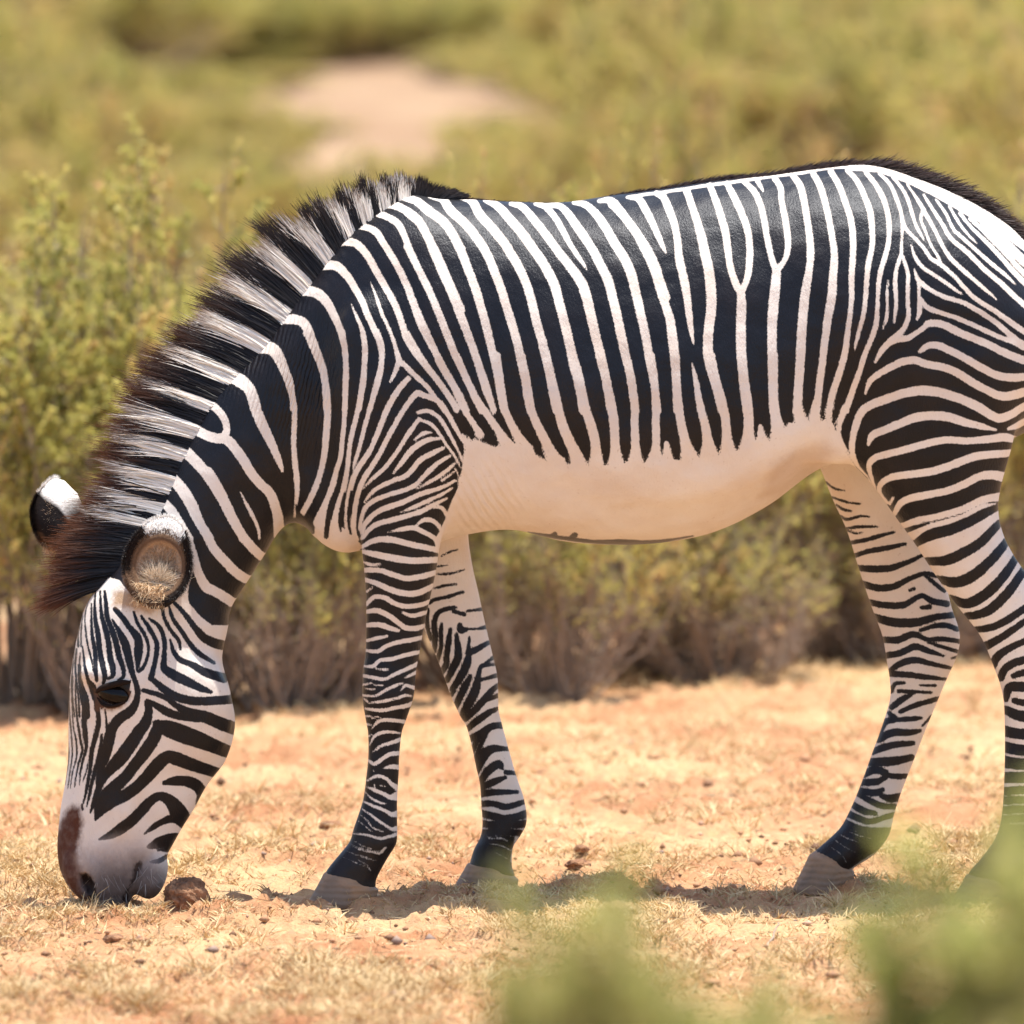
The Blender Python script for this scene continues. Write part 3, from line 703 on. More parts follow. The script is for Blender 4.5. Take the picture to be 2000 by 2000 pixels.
# shoulder, haunch, flank and chest masses
for s in (-1, 1):
    f = smin(f, ell(760, 800, s*150, (95, 62, 215), 12), .05)
    f = smin(f, ell(1800, 640, s*150, (165, 95, 190), -20), .06)
    f = smin(f, ell(655, 985, s*62, (60, 62, 95), 20), .04)
    f = smin(f, ell(1320, 800, s*205, (250, 62, 150), 0), .07)
head = tube(ST_HEAD, 2., -.22, .05, .02)
for s in (-1, 1):
    yc = -70+s*1
    head = smin(head, ell(372, 1385, -72+s*46, (78, 44, 100), 0), .035)      # cheek
    head = smin(head, ell(205, 1322, -66+s*86, (46, 22, 22), -12), .022)      # brow
    head = smin(head, ell(165, 1712, -92+s*40, (34, 22, 46), 25), .02)        # nostril wing
    head = smin(head, ell(270, 1480, -80+s*66, (16, 10, 120), -14), .03)      # facial crest
    pit = ell(170, 1728, -92+s*64, (12, 22, 24), 20)
    head = np.maximum(head, -smin(pit, np.full_like(pit, .2), .001))
    head = np.maximum(head, -ell(222, 1357, -68+s*112, (32, 15, 15), -14))    # eye socket
chin = smin(ell(287, 1716, -92, (30, 44, 40), 10), ell(300, 1690, -92, (28, 40, 40), 0), .02)
head = smin(head, chin, .010)
f = smin(f, head, .035)
nh = tube(ST_NH, 2.1, 0, .06, .02); nf = tube(ST_NF, 2.1, 0, .05, .02)
f = smin(f, nh, .032); f = smin(f, nf, .026)
body0 = f.copy()
ff = tube(ST_FF, 2.1, 0, .05, .02); fh = tube(ST_FH, 2.1, 0, .06, .02)
f = smin(f, fh, .032); f = smin(f, ff, .026)
# flank fold in front of the stifle
for s in (-1, 1): f = smin(f, ell(1625, 835, s*170, (62, 40, 66), 35), .05)
def up(a, ax):
    a = np.moveaxis(a, ax, 0); n = a.shape[0]; o = np.empty((2*n-1,)+a.shape[1:], np.float32); o[::2] = a
    e = np.concatenate([a[:1], a, a[-1:]])
    o[1::2] = (9*(e[1:-2]+e[2:-1])-(e[:-3]+e[3:]))/16
    return np.moveaxis(o, 0, ax)
def surface_nets(f, o, h):
    s = f < 0; nx, ny, nz = f.shape
    c = np.zeros((nx-1, ny-1, nz-1), np.uint8)
    for i in (0, 1):
        for j in (0, 1):
            for k in (0, 1): c += s[i:nx-1+i, j:ny-1+j, k:nz-1+k]
    act = np.argwhere((c > 0) & (c < 8)).astype(np.int32)
    idx = np.full(c.shape, -1, np.int32); idx[tuple(act.T)] = np.arange(len(act))
    acc = np.zeros((len(act), 3)); cnt = np.zeros(len(act))
    for ax in range(3):
        o1, o2 = [a for a in range(3) if a != ax]
        for i in (0, 1):
            for j in (0, 1):
                a = np.zeros(3, np.int32); a[o1] = i; a[o2] = j; b = a.copy(); b[ax] = 1
                fa = f[tuple((act+a).T)]; fb = f[tuple((act+b).T)]; m = (fa < 0) != (fb < 0)
                t = fa[m]/(fa[m]-fb[m]); p = np.tile(a.astype(float), (m.sum(), 1)); p[:, ax] = t
                acc[m] += p; cnt[m] += 1
    V = o+h*(act+acc/cnt[:, None]); Q = []
    for ax in range(3):
        o1, o2 = [(1, 2), (2, 0), (0, 1)][ax]
        sl0 = [slice(None)]*3; sl1 = [slice(None)]*3; sl0[ax] = slice(0, -1); sl1[ax] = slice(1, None)
        A, B = s[tuple(sl0)], s[tuple(sl1)]
        e = np.argwhere(A != B); e = e[(e[:, o1] > 0) & (e[:, o2] > 0)]
        ins = A[tuple(e.T)]
        def cell(d1, d2):
            q = e.copy(); q[:, o1] -= d1; q[:, o2] -= d2; return idx[tuple(q.T)]
        q = np.stack([cell(1, 1), cell(0, 1), cell(0, 0), cell(1, 0)], 1)
        q[~ins] = q[~ins][:, ::-1]; Q.append(q)
    return V, np.concatenate(Q)
fine = f
for ax in range(3): fine = up(fine, ax)
ZV, ZQ = surface_nets(fine, GO, VX/2); del fine
E = np.concatenate([ZQ[:, [0, 1]], ZQ[:, [1, 2]], ZQ[:, [2, 3]], ZQ[:, [3, 0]]])
for _ in range(3):
    acc = np.zeros_like(ZV); cnt = np.bincount(E[:, 0], minlength=len(ZV))
    for k in range(3): acc[:, k] = np.bincount(E[:, 0], ZV[E[:, 1], k], len(ZV))
    ZV = ZV+.5*(acc/np.maximum(cnt, 1)[:, None]-ZV)
# finer faces on the head, where the stripes are thinnest
bm = bmesh.new(); tmp = bpy.data.meshes.new('tmp'); tmp.from_pydata(ZV.tolist(), [], ZQ.tolist()); bm.from_mesh(tmp); bpy.data.meshes.remove(tmp)
hs = set()
for e in bm.edges:
    a, b = e.verts[0].co, e.verts[1].co
    if a.z < .70 and a.x < -.53 and b.z < .70 and b.x < -.53: hs.add(e)
bmesh.ops.subdivide_edges(bm, edges=list(hs), cuts=1, use_grid_fill=True, smooth=.0)
bmesh.ops.triangulate(bm, faces=[q for q in bm.faces if len(q.verts) > 4])
bm.verts.index_update()
body_me = bpy.data.meshes.new('body'); bm.to_mesh(body_me); bm.free()
nv = len(body_me.vertices); BV = np.empty(nv*3, np.float32); body_me.vertices.foreach_get('co', BV); BV = BV.reshape(-1, 3).astype(float)
# ---- bake the coat pattern onto the surface
IMG = {k: raster(t) for k, t in (('n', NEAR), ('f', FARF), ('h', FARH))}
def sample(img, px, py):
    x = np.clip(px-RX0, 0, RW-1.01); y = np.clip(py-RY0, 0, RH-1.01); i, j = x.astype(int), y.astype(int); a, b = x-i, y-j
    return (img[j, i]*(1-a)+img[j, i+1]*a)*(1-b)+(img[j+1, i]*(1-a)+img[j+1, i+1]*a)*b
def grid_at(g, V):
    i = np.clip(np.rint((V-GO)/VX).astype(int), 0, GN-1); return g[i[:, 0], i[:, 1], i[:, 2]]
def lat(V):
    """lateral centre of the head / neck, so both cheeks carry the same pattern"""
    t = np.clip((-.15-V[:, 0])/.6, 0, 1); return np.where(V[:, 0] < -.15, -.09*t*t*(3-2*t), 0)
yc = lat(BV); MV = BV.copy(); MV[:, 1] = yc-np.abs(BV[:, 1]-yc)
mx, my = proj(MV); dx_, dy_ = proj(BV)
sdv = sample(IMG['n'], mx, my)
d0 = grid_at(body0, BV); isf = (grid_at(ff, BV) < d0-.002) & (BV[:, 2] < .80); ish = (grid_at(fh, BV) < d0-.002) & (BV[:, 2] < .92) & (BV[:, 0] > .4)
sdv = np.where(isf, sample(IMG['f'], dx_, dy_), sdv); sdv = np.where(ish, sample(IMG['h'], dx_, dy_), sdv)
sdv = sdv-.9*np.clip((BV[:, 0]+.62)/.15, 0, 1)
# skin tints: colour, softness, strength, outline (block origin first)
TINT = [((.080, .026, .013), 9, 1., 50, 1300, "300 1100 350 1055 415 1070 430 1180 412 1300 392 1400 412 1480 450 1580 490 1640 530 1720 480 1840 400 1800 320 1680 240 1560 200 1430 200 1330 250 1200"),
 ((.56, .48, .44), 26, .7, 50, 1300, "480 1350 620 1330 880 1290 940 1450 800 1520 560 1530 490 1440"),
 ((.40, .27, .19), 18, .75, 50, 1300, "375 1440 440 1400 520 1470 540 1600 470 1640 410 1560"),
 ((.32, .27, .25), 36, .75, 50, 1300, "470 1430 620 1390 880 1390 960 1450 1040 1600 900 1700 460 1700"),
 ((.11, .088, .082), 36, .95, 50, 1300, "450 1600 560 1500 760 1500 830 1450 960 1470 1030 1540 1100 1700 1000 1900 400 1900 430 1780"),
 ((.02, .012, .010), 4, 1., 50, 1300, "405 1570 470 1566 525 1640 530 1730 495 1770 462 1750 448 1680"),
 ((.025, .016, .014), 4, 1., 50, 1300, "805 1600 815 1500 860 1480 880 1500 845 1600 800 1660 770 1770 720 1780"),
 ((.30, .19, .12), 8, 1., 0, 900, "960 620 1100 560 1300 560 1400 680 1420 800 1370 980 1250 1080 1000 1080 940 900 940 720"),
 ((.40, .24, .12), 8, .85, 0, 900, "860 990 980 980 1200 1080 1140 1150 1000 1120 850 1090"),
 ((.45, .31, .22), 16, .45, 1250, 700, "900 1050 1000 780 1150 700 1400 640 1480 700 1300 900 1050 1060"),
 ((.10, .045, .022), 5, .8, 50, 1300, "515 180 560 170 575 300 560 350 530 340"),
 ((.16, .07, .04), 6, .7, 50, 1300, "580 300 640 285 740 240 785 190 790 230 730 310 650 345 590 330")]
tc = np.zeros((nv, 3)); ta = np.zeros(nv)
for col, soft, st, ox, oy, s in TINT:
    q = np.array([float(v) for v in s.split()]).reshape(-1, 2)/3.864+(ox, oy); im = np.full((RH, RW), -40., np.float32); poly_fill(im, q, 1, 40)
    m = np.clip((sample(im, mx, my)+2.5*vnoise(mx*.22, my*.16, 4)+1.5*vnoise(mx*.6, my*.4, 5))/soft*.5+.5, 0, 1); m = m*m*(3-2*m)*st; m = np.where(isf | ish, 0, m)
    tc = tc*(1-m)[:, None]+np.array(col)*m[:, None]; ta = ta+(1-ta)*m
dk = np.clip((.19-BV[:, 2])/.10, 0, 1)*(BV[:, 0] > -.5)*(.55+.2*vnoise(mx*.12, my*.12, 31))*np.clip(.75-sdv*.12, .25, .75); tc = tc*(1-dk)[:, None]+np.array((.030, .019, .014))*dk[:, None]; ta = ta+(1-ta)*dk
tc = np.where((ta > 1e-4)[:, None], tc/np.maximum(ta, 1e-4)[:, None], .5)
# folds of skin: neck crease and behind the elbow
def blob(px, py, rx, ry): return np.exp(-((mx-px)/rx)**2-((my-py)/ry)**2)
wr = np.clip(blob(585, 730, 55, 110)+.5*blob(500, 740, 60, 90), 0, 1); wr2 = blob(955, 985, 55, 60)
bl = np.interp(mx, [850, 900, 960, 1000, 1060, 1100, 1145, 1300, 1450, 1520, 1560, 1620], [840, 860, 880, 880, 905, 915, 918, 905, 885, 860, 830, 815])
soft = np.exp(-((my-bl)/27)**2)*((mx > 905) & (mx < 1640)); soft[isf | ish] = 0
tap = np.clip((my-(bl-42))/42, 0, 1)**1.5*9*((mx > 925) & (mx < 1600) & (my < bl+60)); sdv = np.where((isf | ish), sdv, sdv+tap)
for nme, arr in (('sd', sdv), ('soft', soft), ('ta', ta), ('wr', wr), ('wr2', wr2)):
    body_me.attributes.new(nme, 'FLOAT', 'POINT').data.foreach_set('value', arr.astype(np.float32))
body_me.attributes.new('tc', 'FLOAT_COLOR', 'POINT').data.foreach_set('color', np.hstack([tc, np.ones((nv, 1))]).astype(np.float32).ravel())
body_me.polygons.foreach_set('use_smooth', np.ones(len(body_me.polygons), bool))
# ---- coat material
M = NT('zebra_coat')
oc = M.n('TexCoord').outputs['Object']
mp = M.n('Mapping'); mp.inputs['Scale'].default_value = (1, 1, .35); M.l(oc, mp.inputs[0])
fuzz = M.math('MULTIPLY', M.math('SUBTRACT', M.noise(560, 2, .6, mp.outputs[0]), .5), M.math('ADD', M.math('MULTIPLY', M.attr('soft'), 15.), 5.0))
wob = M.math('MULTIPLY', M.math('SUBTRACT', M.noise(70, 2, .5), .5), 2.2)
e = M.math('ADD', M.math('ADD', M.attr('sd'), fuzz), wob)
wfac = M.rng(e, -1.1, 1.1)
wn = M.noise(5, 4, .6)
white = M.mix(M.rng(wn, .35, .7), (.76, .70, .635), (.68, .585, .50))
speck = M.rng(M.noise(160, 2, .5), .66, .78)
white = M.mix(M.math('MULTIPLY', speck, .35), white, (.38, .24, .15))
dark = M.mix(M.rng(M.noise(9, 3), .4, .7), (.0045, .0044, .0064), (.010, .0075, .0082))
col = M.mix(wfac, dark, white)
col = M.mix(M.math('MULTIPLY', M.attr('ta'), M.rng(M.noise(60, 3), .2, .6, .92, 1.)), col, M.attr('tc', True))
fur = M.noise(260, 3, .65, mp.outputs[0]); mus = M.noise(9, 2, .5)
wv = M.n('TexWave', wave_type='BANDS', bands_direction='X'); wv.inputs['Scale'].default_value = 38; wv.inputs['Distortion'].default_value = 2.5; wv.inputs['Detail'].default_value = 1
mp2 = M.n('Mapping'); mp2.inputs['Rotation'].default_value = (0, R(-14), 0); M.l(oc, mp2.inputs[0]); M.l(mp2.outputs[0], wv.inputs[0])
wv2 = M.n('TexWave', wave_type='BANDS', bands_direction='X'); wv2.inputs['Scale'].default_value = 20; wv2.inputs['Distortion'].default_value = 3; wv2.inputs['Detail Scale'].default_value = .6
mp3 = M.n('Mapping'); mp3.inputs['Rotation'].default_value = (0, R(32), 0); M.l(oc, mp3.inputs[0]); M.l(mp3.outputs[0], wv2.inputs[0])
h1 = M.math('MULTIPLY', wv.outputs[1], M.attr('wr')); h2 = M.math('MULTIPLY', wv2.outputs[1], M.attr('wr2'))
nb = M.bump(M.math('ADD', M.math('MULTIPLY', fur, .5), 0.), .8, .0034)
nb = M.bump(M.math('ADD', h1, h2), .7, .004, nb)
nb = M.bump(mus, .8, .018, nb)
M.set(Base_Color=col, Roughness=M.math('ADD', M.math('MULTIPLY', wfac, .22), .42), Normal=nb, Specular_IOR_Level=M.math('ADD', M.math('MULTIPLY', wfac, -.10), .30), Specular_Tint=(.86, .91, 1.))
body_me.materials.append(M.m)
zebra = empty('zebra', (0, 0, 0))
tag(zebra, 'black and white striped zebra grazing with its muzzle down on dry grass', 'zebra')
body = bpy.data.objects.new('body', body_me); COL.objects.link(body); body.parent = zebra
nrm = np.empty(nv*3, np.float32); body_me.vertices.foreach_get('normal', nrm); nrm = nrm.reshape(-1, 3)
def surf(px, py):
    d = np.hypot(dx_-px, dy_-py); k = np.where(d < 5)[0]
    if len(k) == 0: k = np.array([np.argmin(d)])
    k = k[BV[k, 1] < BV[k, 1].min()+.02]; i = k[np.argmin(d[k])]; return BV[i], nrm[i]
# ---- eyes
def sphere(r, nu=20, nvv=12):
    vv = []; ff_ = []
    for i in range(nvv+1):
        t = math.pi*i/nvv
        for j in range(nu): a = 2*math.pi*j/nu; vv.append((r[0]*math.sin(t)*math.cos(a), r[1]*math.cos(t), r[2]*math.sin(t)*math.sin(a)))
    for i in range(nvv):
        for j in range(nu): ff_.append((i*nu+j, i*nu+(j+1) % nu, (i+1)*nu+(j+1) % nu, (i+1)*nu+j))
    return np.array(vv), np.array(ff_)
ME = NT('eye'); ME.set(Base_Color=(.006, .004, .0035), Roughness=.10, Specular_IOR_Level=.2)
sv, sf = sphere((.034, .022, .021))
ML = NT('eyelid'); ML.set(Base_Color=ML.mix(ML.noise(80), (.006, .0045, .004), (.022, .011, .007)), Roughness=.8, Specular_IOR_Level=.15)
def ribbon_tube(pts, r, sides=6):
    pts = np.asarray(pts, float); T = np.gradient(pts, axis=0); T /= np.linalg.norm(T, axis=1)[:, None]+1e-9
    ref = np.array([.13, .9, .31]); U = np.cross(T, ref); U /= np.linalg.norm(U, axis=1)[:, None]+1e-9; W = np.cross(T, U)
    r = np.broadcast_to(r, len(pts)); a = np.linspace(0, 2*math.pi, sides, endpoint=False)
    V = (pts[:, None]+r[:, None, None]*(np.cos(a)[None, :, None]*U[:, None]+np.sin(a)[None, :, None]*W[:, None])).reshape(-1, 3)
    n = len(pts); i = np.arange(n-1)[:, None]*sides+np.arange(sides)[None]; j = np.arange(n-1)[:, None]*sides+(np.arange(sides)[None]+1) % sides
    F = np.stack([i, j, j+sides, i+sides], -1).reshape(-1, 4); return V, F
for s in (-1, 1):
    ey = -.072+s*.093
    c = P(222, 1355, -.165); c = np.array([c[0], ey, c[2]])
    eo = mesh('eye', sv, sf, ME.m, zebra, True); eo.location = c; eo.rotation_euler = (0, R(16), s*R(8))
    for nm, kk in (('upper_eyelid', ((188, 1352, 2), (196, 1345, 9), (210, 1339, 16), (228, 1334, 19), (244, 1331, 16), (257, 1332, 8))), ('lower_eyelid', ((190, 1362, 3), (200, 1374, 9), (215, 1378, 13), (234, 1374, 13), (248, 1362, 9), (257, 1345, 5)))):
        q = cr_pts([list(P(a, b, -.165)[[0, 2]])+[d] for a, b, d in kk], 5)
        pts = np.column_stack([q[:, 0], ey+s*(q[:, 2]*.001+.001), q[:, 1]])
        V, F = ribbon_tube(pts, np.interp(np.linspace(0, 1, len(pts)), [0, .3, .7, 1], [.0025, .0065, .0065, .0025])*(1 if nm[0] == 'u' else .55), 8)
        mesh(nm, V, F, ML.m, zebra, True)
# ---- hooves
MH = NT('hoof'); hn = MH.noise(14, 4); 
hw = MH.n('TexWave', wave_type='BANDS', bands_direction='Z'); hw.inputs['Scale'].default_value = 26; hw.inputs['Distortion'].default_value = 3; MH.l(MH.n('TexCoord').outputs['Object'], hw.inputs[0])
MH.set(Base_Color=MH.mix(MH.rng(hn, .4, .65), (.22, .145, .095), (.34, .20, .11)), Roughness=.62, Normal=MH.bump(hw.outputs[1], .3, .003, MH.bump(MH.noise(120, 3), .5, .002)))
def hoof(cl, cr, tb, hb, yc, wt, wb):
    """coronet front / back, toe, heel in reference units"""
    A = [P(*q, yc)[[0, 2]] for q in (cl, cr, tb, hb)]; n = 22; V = []; F = []
    zs = min(A[2][1], A[3][1])
    for lv, (t, grow) in enumerate(((-.16, .82), (-.02, .96), (.0, 1.), (.06, 1.015), (.3, 1.0), (.6, 1.0), (.92, 1.0), (1., .97), (1.001, .2))):
        fr = A[0]+(A[2]-A[0])*t; bk = A[1]+(A[3]-A[1])*t; c = (fr+bk)/2; h = (fr-bk)/2*grow; wd = (wt+(wb-wt)*max(t, 0))*grow
        for j in range(n):
            a = 2*math.pi*j/n; ca, sa = math.cos(a), math.sin(a); wl = wd*(1 if ca > -.2 else .88)
            V.append((c[0]+h[0]*ca, yc+wl*sa, c[1]+h[1]*ca))
    L = len(V)//n
    for l in range(L-1):
        for j in range(n): F.append((l*n+j, l*n+(j+1) % n, (l+1)*n+(j+1) % n, (l+1)*n+j))
    F.append(tuple(range((L-1)*n, L*n))); F.append(tuple(range(n))[::-1])
    return mesh('hoof', V, F, MH.m, zebra, True)
hoof((634, 1704), (739, 1737), (598, 1769), (731, 1771), -.122, .046, .056)
hoof((914, 1686), (1012, 1717), (878, 1745), (1010, 1746), .114, .046, .056)
hoof((1582, 1668), (1668, 1702), (1544, 1744), (1668, 1744), .128, .043, .052)
hoof((1888, 1708), (1996, 1740), (1852, 1771), (1990, 1773), -.14, .046, .056)
# ---- hair helper: ribbons with a colour at root and tip
rng = np.random.default_rng(7)
def strands(root, dirs, length, width, curl, croot, ctip, tipat=.72, seg=4, frizz=.06, lit=None):
    n = len(root); D = dirs/np.linalg.norm(dirs, axis=1)[:, None]
    side = np.cross(D, rng.normal(size=(n, 3)) if lit is None else lit+rng.normal(size=(n, 3))*.16); side /= np.linalg.norm(side, axis=1)[:, None]+1e-9
    t = np.linspace(0, 1, seg+1); V = np.empty((n, seg+1, 2, 3)); C = np.empty((n, seg+1, 2, 3))
    wig = rng.normal(size=(n, 3))*frizz
    for i, s in enumerate(t):
        c = root+D*(length*s)[:, None]+(curl+wig)*(length*s*s)[:, None]; w_ = (width*(1-.85*s**1.5))[:, None]*side
        V[:, i, 0] = c-w_; V[:, i, 1] = c+w_
        k = np.clip((s-tipat)/(1-tipat+1e-6)+.0, 0, 1); k = k if np.ndim(k) == 0 else k[:, None]
        C[:, i, 0] = C[:, i, 1] = croot*(1-k)+ctip*k
    b = (np.arange(n)*(seg+1)*2)[:, None]+(np.arange(seg)*2)[None]
    F = np.stack([b, b+1, b+3, b+2], -1).reshape(-1, 4)
    return V.reshape(-1, 3), F, C.reshape(-1, 3)
MM = NT('hair'); MM.set(Base_Color=MM.attr('hc', True), Roughness=.5, Specular_IOR_Level=.35)
tr = MM.n('BsdfTranslucent'); MM.l(MM.attr('hc', True), tr.inputs[0]); ms = MM.n('MixShader'); ms.inputs[0].default_value = .30
MM.l(MM.b.outputs[0], ms.inputs[1]); MM.l(tr.outputs[0], ms.inputs[2]); MM.l(ms.outputs[0], MM.out.inputs[0])
# mane: crest point, hair vector, in reference units
MK = np.array([(905, 384, 24, -6), (860, 381, 22, -22), (820, 381, 8, -44), (788, 385, -4, -64), (729, 411, -16, -84), (687, 445, -34, -100), (648, 486, -66, -112), (612, 528, -100, -122), (568, 579, -122, -112), (527, 631, -138, -92), (491, 686, -146, -84), (455, 720, -150, -76), (411, 762, -152, -70), (383, 797, -154, -60), (357, 861, -158, -50), (329, 923, -158, -44), (308, 985, -158, -40), (275, 1028, -160, -36), (250, 1062, -158, -28), (232, 1098, -152, -12), (222, 1125, -150, 8), (205, 1142, -138, 30), (186, 1152, -112, 22)], float)
mk = cr_pts(MK, 12); cum = np.concatenate([[0], np.cumsum(np.hypot(*np.diff(mk[:, :2], axis=0).T))]); cum /= cum[-1]
NM = 17000
tt = rng.random(NM); tt = np.sort(tt)
q = np.stack([np.interp(tt, cum, mk[:, k]) for k in range(4)], 1)
dl = np.hypot(q[:, 2], q[:, 3]); dn = q[:, 2:]/dl[:, None]
sg = np.where(rng.random(NM) < .62, -1., 1.); dd = 2+20*rng.random(NM)**1.6*np.interp(tt, [0, .12, .9, 1], [.3, 1, 1, .4]); inn = dd+3; lt = sg*.096*np.sqrt(1-(1-dd/165)**2)
rp = q[:, :2]-dn*inn[:, None]+rng.normal(size=(NM, 2))*1.5
cy = np.interp(rp[:, 0], [180, 300, 450, 600, 800], [-.056, -.048, -.028, -.010, 0])
root = P(rp[:, 0], rp[:, 1], 0.); root = np.stack([P(a, b, c) for a, b, c in zip(rp[:, 0], rp[:, 1], cy)]); root[:, 1] += lt*np.interp(tt, [0, .15, 1], [.6, 1, 1])-np.sign(lt)*.004
cl = np.floor(tt*150+.45*rng.random(NM)); hsh = lambda k, s: (np.sin(k*12.9898+s*78.233)*43758.5453) % 1
ja = (hsh(cl, 1)-.5)*.13+rng.normal(size=NM)*.035; jl = .80+.20*hsh(cl, 2)
d3 = np.stack([dn[:, 0]*np.cos(ja)-dn[:, 1]*np.sin(ja), (hsh(cl, 3)-.5)*.10-lt*5.2+rng.normal(size=NM)*.05, -(dn[:, 0]*np.sin(ja)+dn[:, 1]*np.cos(ja))], 1)
Lh = dl*.001*jl*np.clip(rng.normal(1, .11, NM), .6, 1.15)
sdr = sample(IMG['n'], rp[:, 0]-dn[:, 0]*5, rp[:, 1]-dn[:, 1]*5)+np.interp(tt, [0, .25, .45], [1.2, 1.8, 3.2])+rng.normal(size=NM)*.5
isw = (sdr > 0) & (tt < .925) & (tt > .085); Lh = Lh*np.where(isw, .80+.1*rng.random(NM), 1.)
low = np.clip((tt-.35)/.45, 0, 1)[:, None]
cw = np.array((.97, .92, .84))*(.8+.25*rng.random((NM, 1))); ck = np.array((.012, .010, .011))*(.6+1.2*rng.random((NM, 1)))
croot = np.where(isw[:, None], cw, ck)
tip_w = np.array((.30, .19, .12))*(1-low)+np.array((.17, .09, .05))*low; tip_k = np.array((.035, .022, .018))*(1-low)+np.array((.15, .055, .022))*low
ctip = np.where(isw[:, None], tip_w, tip_k)*(.7+.6*rng.random((NM, 1)))
V, F, C = strands(root, d3, Lh, (.00075+.0006*rng.random(NM))*np.where(isw, 1.5, 1.), np.array((0, 0, -.10))+np.zeros((NM, 3)), croot, ctip, np.where(isw, .84, .55), 5, .05, lit=np.stack([np.zeros(NM), np.where(lt > 0, 1., -1.), np.full(NM, .38)], 1))
mane = mesh('mane', V, F, MM.m, zebra, False, {'hc': C}); mane['kind'] = 'stuff'
# short dark hair along the spine
SP = np.array([(895, 381), (981, 391), (1072, 396), (1136, 393), (1188, 382), (1240, 373), (1300, 367), (1400, 351), (1500, 342), (1590, 328), (1650, 320), (1707, 323), (1759, 337), (1810, 355), (1888, 391), (1940, 419), (2000, 466), (2040, 520)], float)
sp = cr_pts(SP, 10); NS = 12000; x = 895+rng.random(NS)*1140; zz = np.interp(x, sp[:, 0], sp[:, 1]); g = np.gradient(sp[:, 1], sp[:, 0]); gs = np.interp(x, sp[:, 0], g)
lt = rng.normal(size=NS)*.45; root = P(x, zz+6+8*np.abs(lt), 0.); root[:, 1] += lt*.02
thick = np.interp(x, [895, 1120, 1250, 1330, 1450, 1560, 1640, 1660, 1700, 1850, 1950, 2040], [.006, .010, .014, .022, .020, .026, .022, .020, .032, .038, .026, .02])
d3 = np.stack([np.ones(NS)*.75, lt*.25, -gs*.75+.62+rng.normal(size=NS)*.15], 1)
ck = np.array((.016, .012, .012))*(.6+1.6*rng.random((NS, 1)))
V, F, C = strands(root, d3, thick*1.25*(.75+.4*rng.random(NS)), .0008+.0005*rng.random(NS), np.array((.25, 0, -.15))+np.zeros((NS, 3)), ck, ck*2.2+np.array((.03, .012, .006)), .5, 2, .1)
o = mesh('spine_hair', V, F, MM.m, zebra, False, {'hc': C}); o['kind'] = 'stuff'
# tail (hangs behind the rump)
tp = cr_pts([list(P(a, b, 0.)) for a, b in ((2030, 520), (2078, 560), (2112, 660), (2125, 800), (2128, 960), (2130, 1050))], 6)
V, F = ribbon_tube(tp, np.linspace(.045, .018, len(tp)), 12)
MT = NT('tail_coat'); tw = MT.n('TexWave', wave_type='BANDS', bands_direction='Z'); tw.inputs['Scale'].default_value = 8; tw.inputs['Distortion'].default_value = 1.5; MT.l(MT.n('TexCoord').outputs['Object'], tw.inputs[0])
MT.set(Base_Color=MT.mix(MT.rng(tw.outputs[1], .45, .55), (.012, .010, .012), (.78, .70, .62)), Roughness=.6)
tail = mesh('tail', V, F, MT.m, zebra, True)
n = 1500; root = tp[-1]+rng.normal(size=(n, 3))*(.008, .008, .06); ck = np.array((.015, .012, .012))*(.5+rng.random((n, 1)))
V, F, C = strands(root, np.array((0, 0, -1.))+rng.normal(size=(n, 3))*(.1, .1, .02), .25+.15*rng.random(n), np.full(n, .001), np.zeros((n, 3)), ck, ck*3, .6, 3)
o = mesh('tail_tuft', V, F, MM.m, tail, False, {'hc': C}); o['kind'] = 'stuff'
# whiskers round the lips and chin
n = 46; wx = np.concatenate([175+rng.random(n//2)*75, 262+rng.random(n-n//2)*48]); wy = np.concatenate([1700+rng.random(n//2)*50, 1690+rng.random(n-n//2)*45]); rt = []
for a_, b_ in zip(wx, wy): q_, n_ = surf(a_, b_); rt.append(np.concatenate([q_-n_*.002, n_]))
rt = np.array(rt); lc = np.array((.55, .50, .45))*(.5+.8*rng.random((n, 1)))
V, F, C = strands(rt[:, :3], rt[:, 3:]+np.array((.1, -.2, -.7))+rng.normal(size=(n, 3))*.3, .02+.03*rng.random(n), np.full(n, .0004), np.zeros((n, 3)), lc, lc, .7, 3, .1)
o = mesh('whiskers', V, F, MM.m, zebra, False, {'hc': C}); o['kind'] = 'stuff'
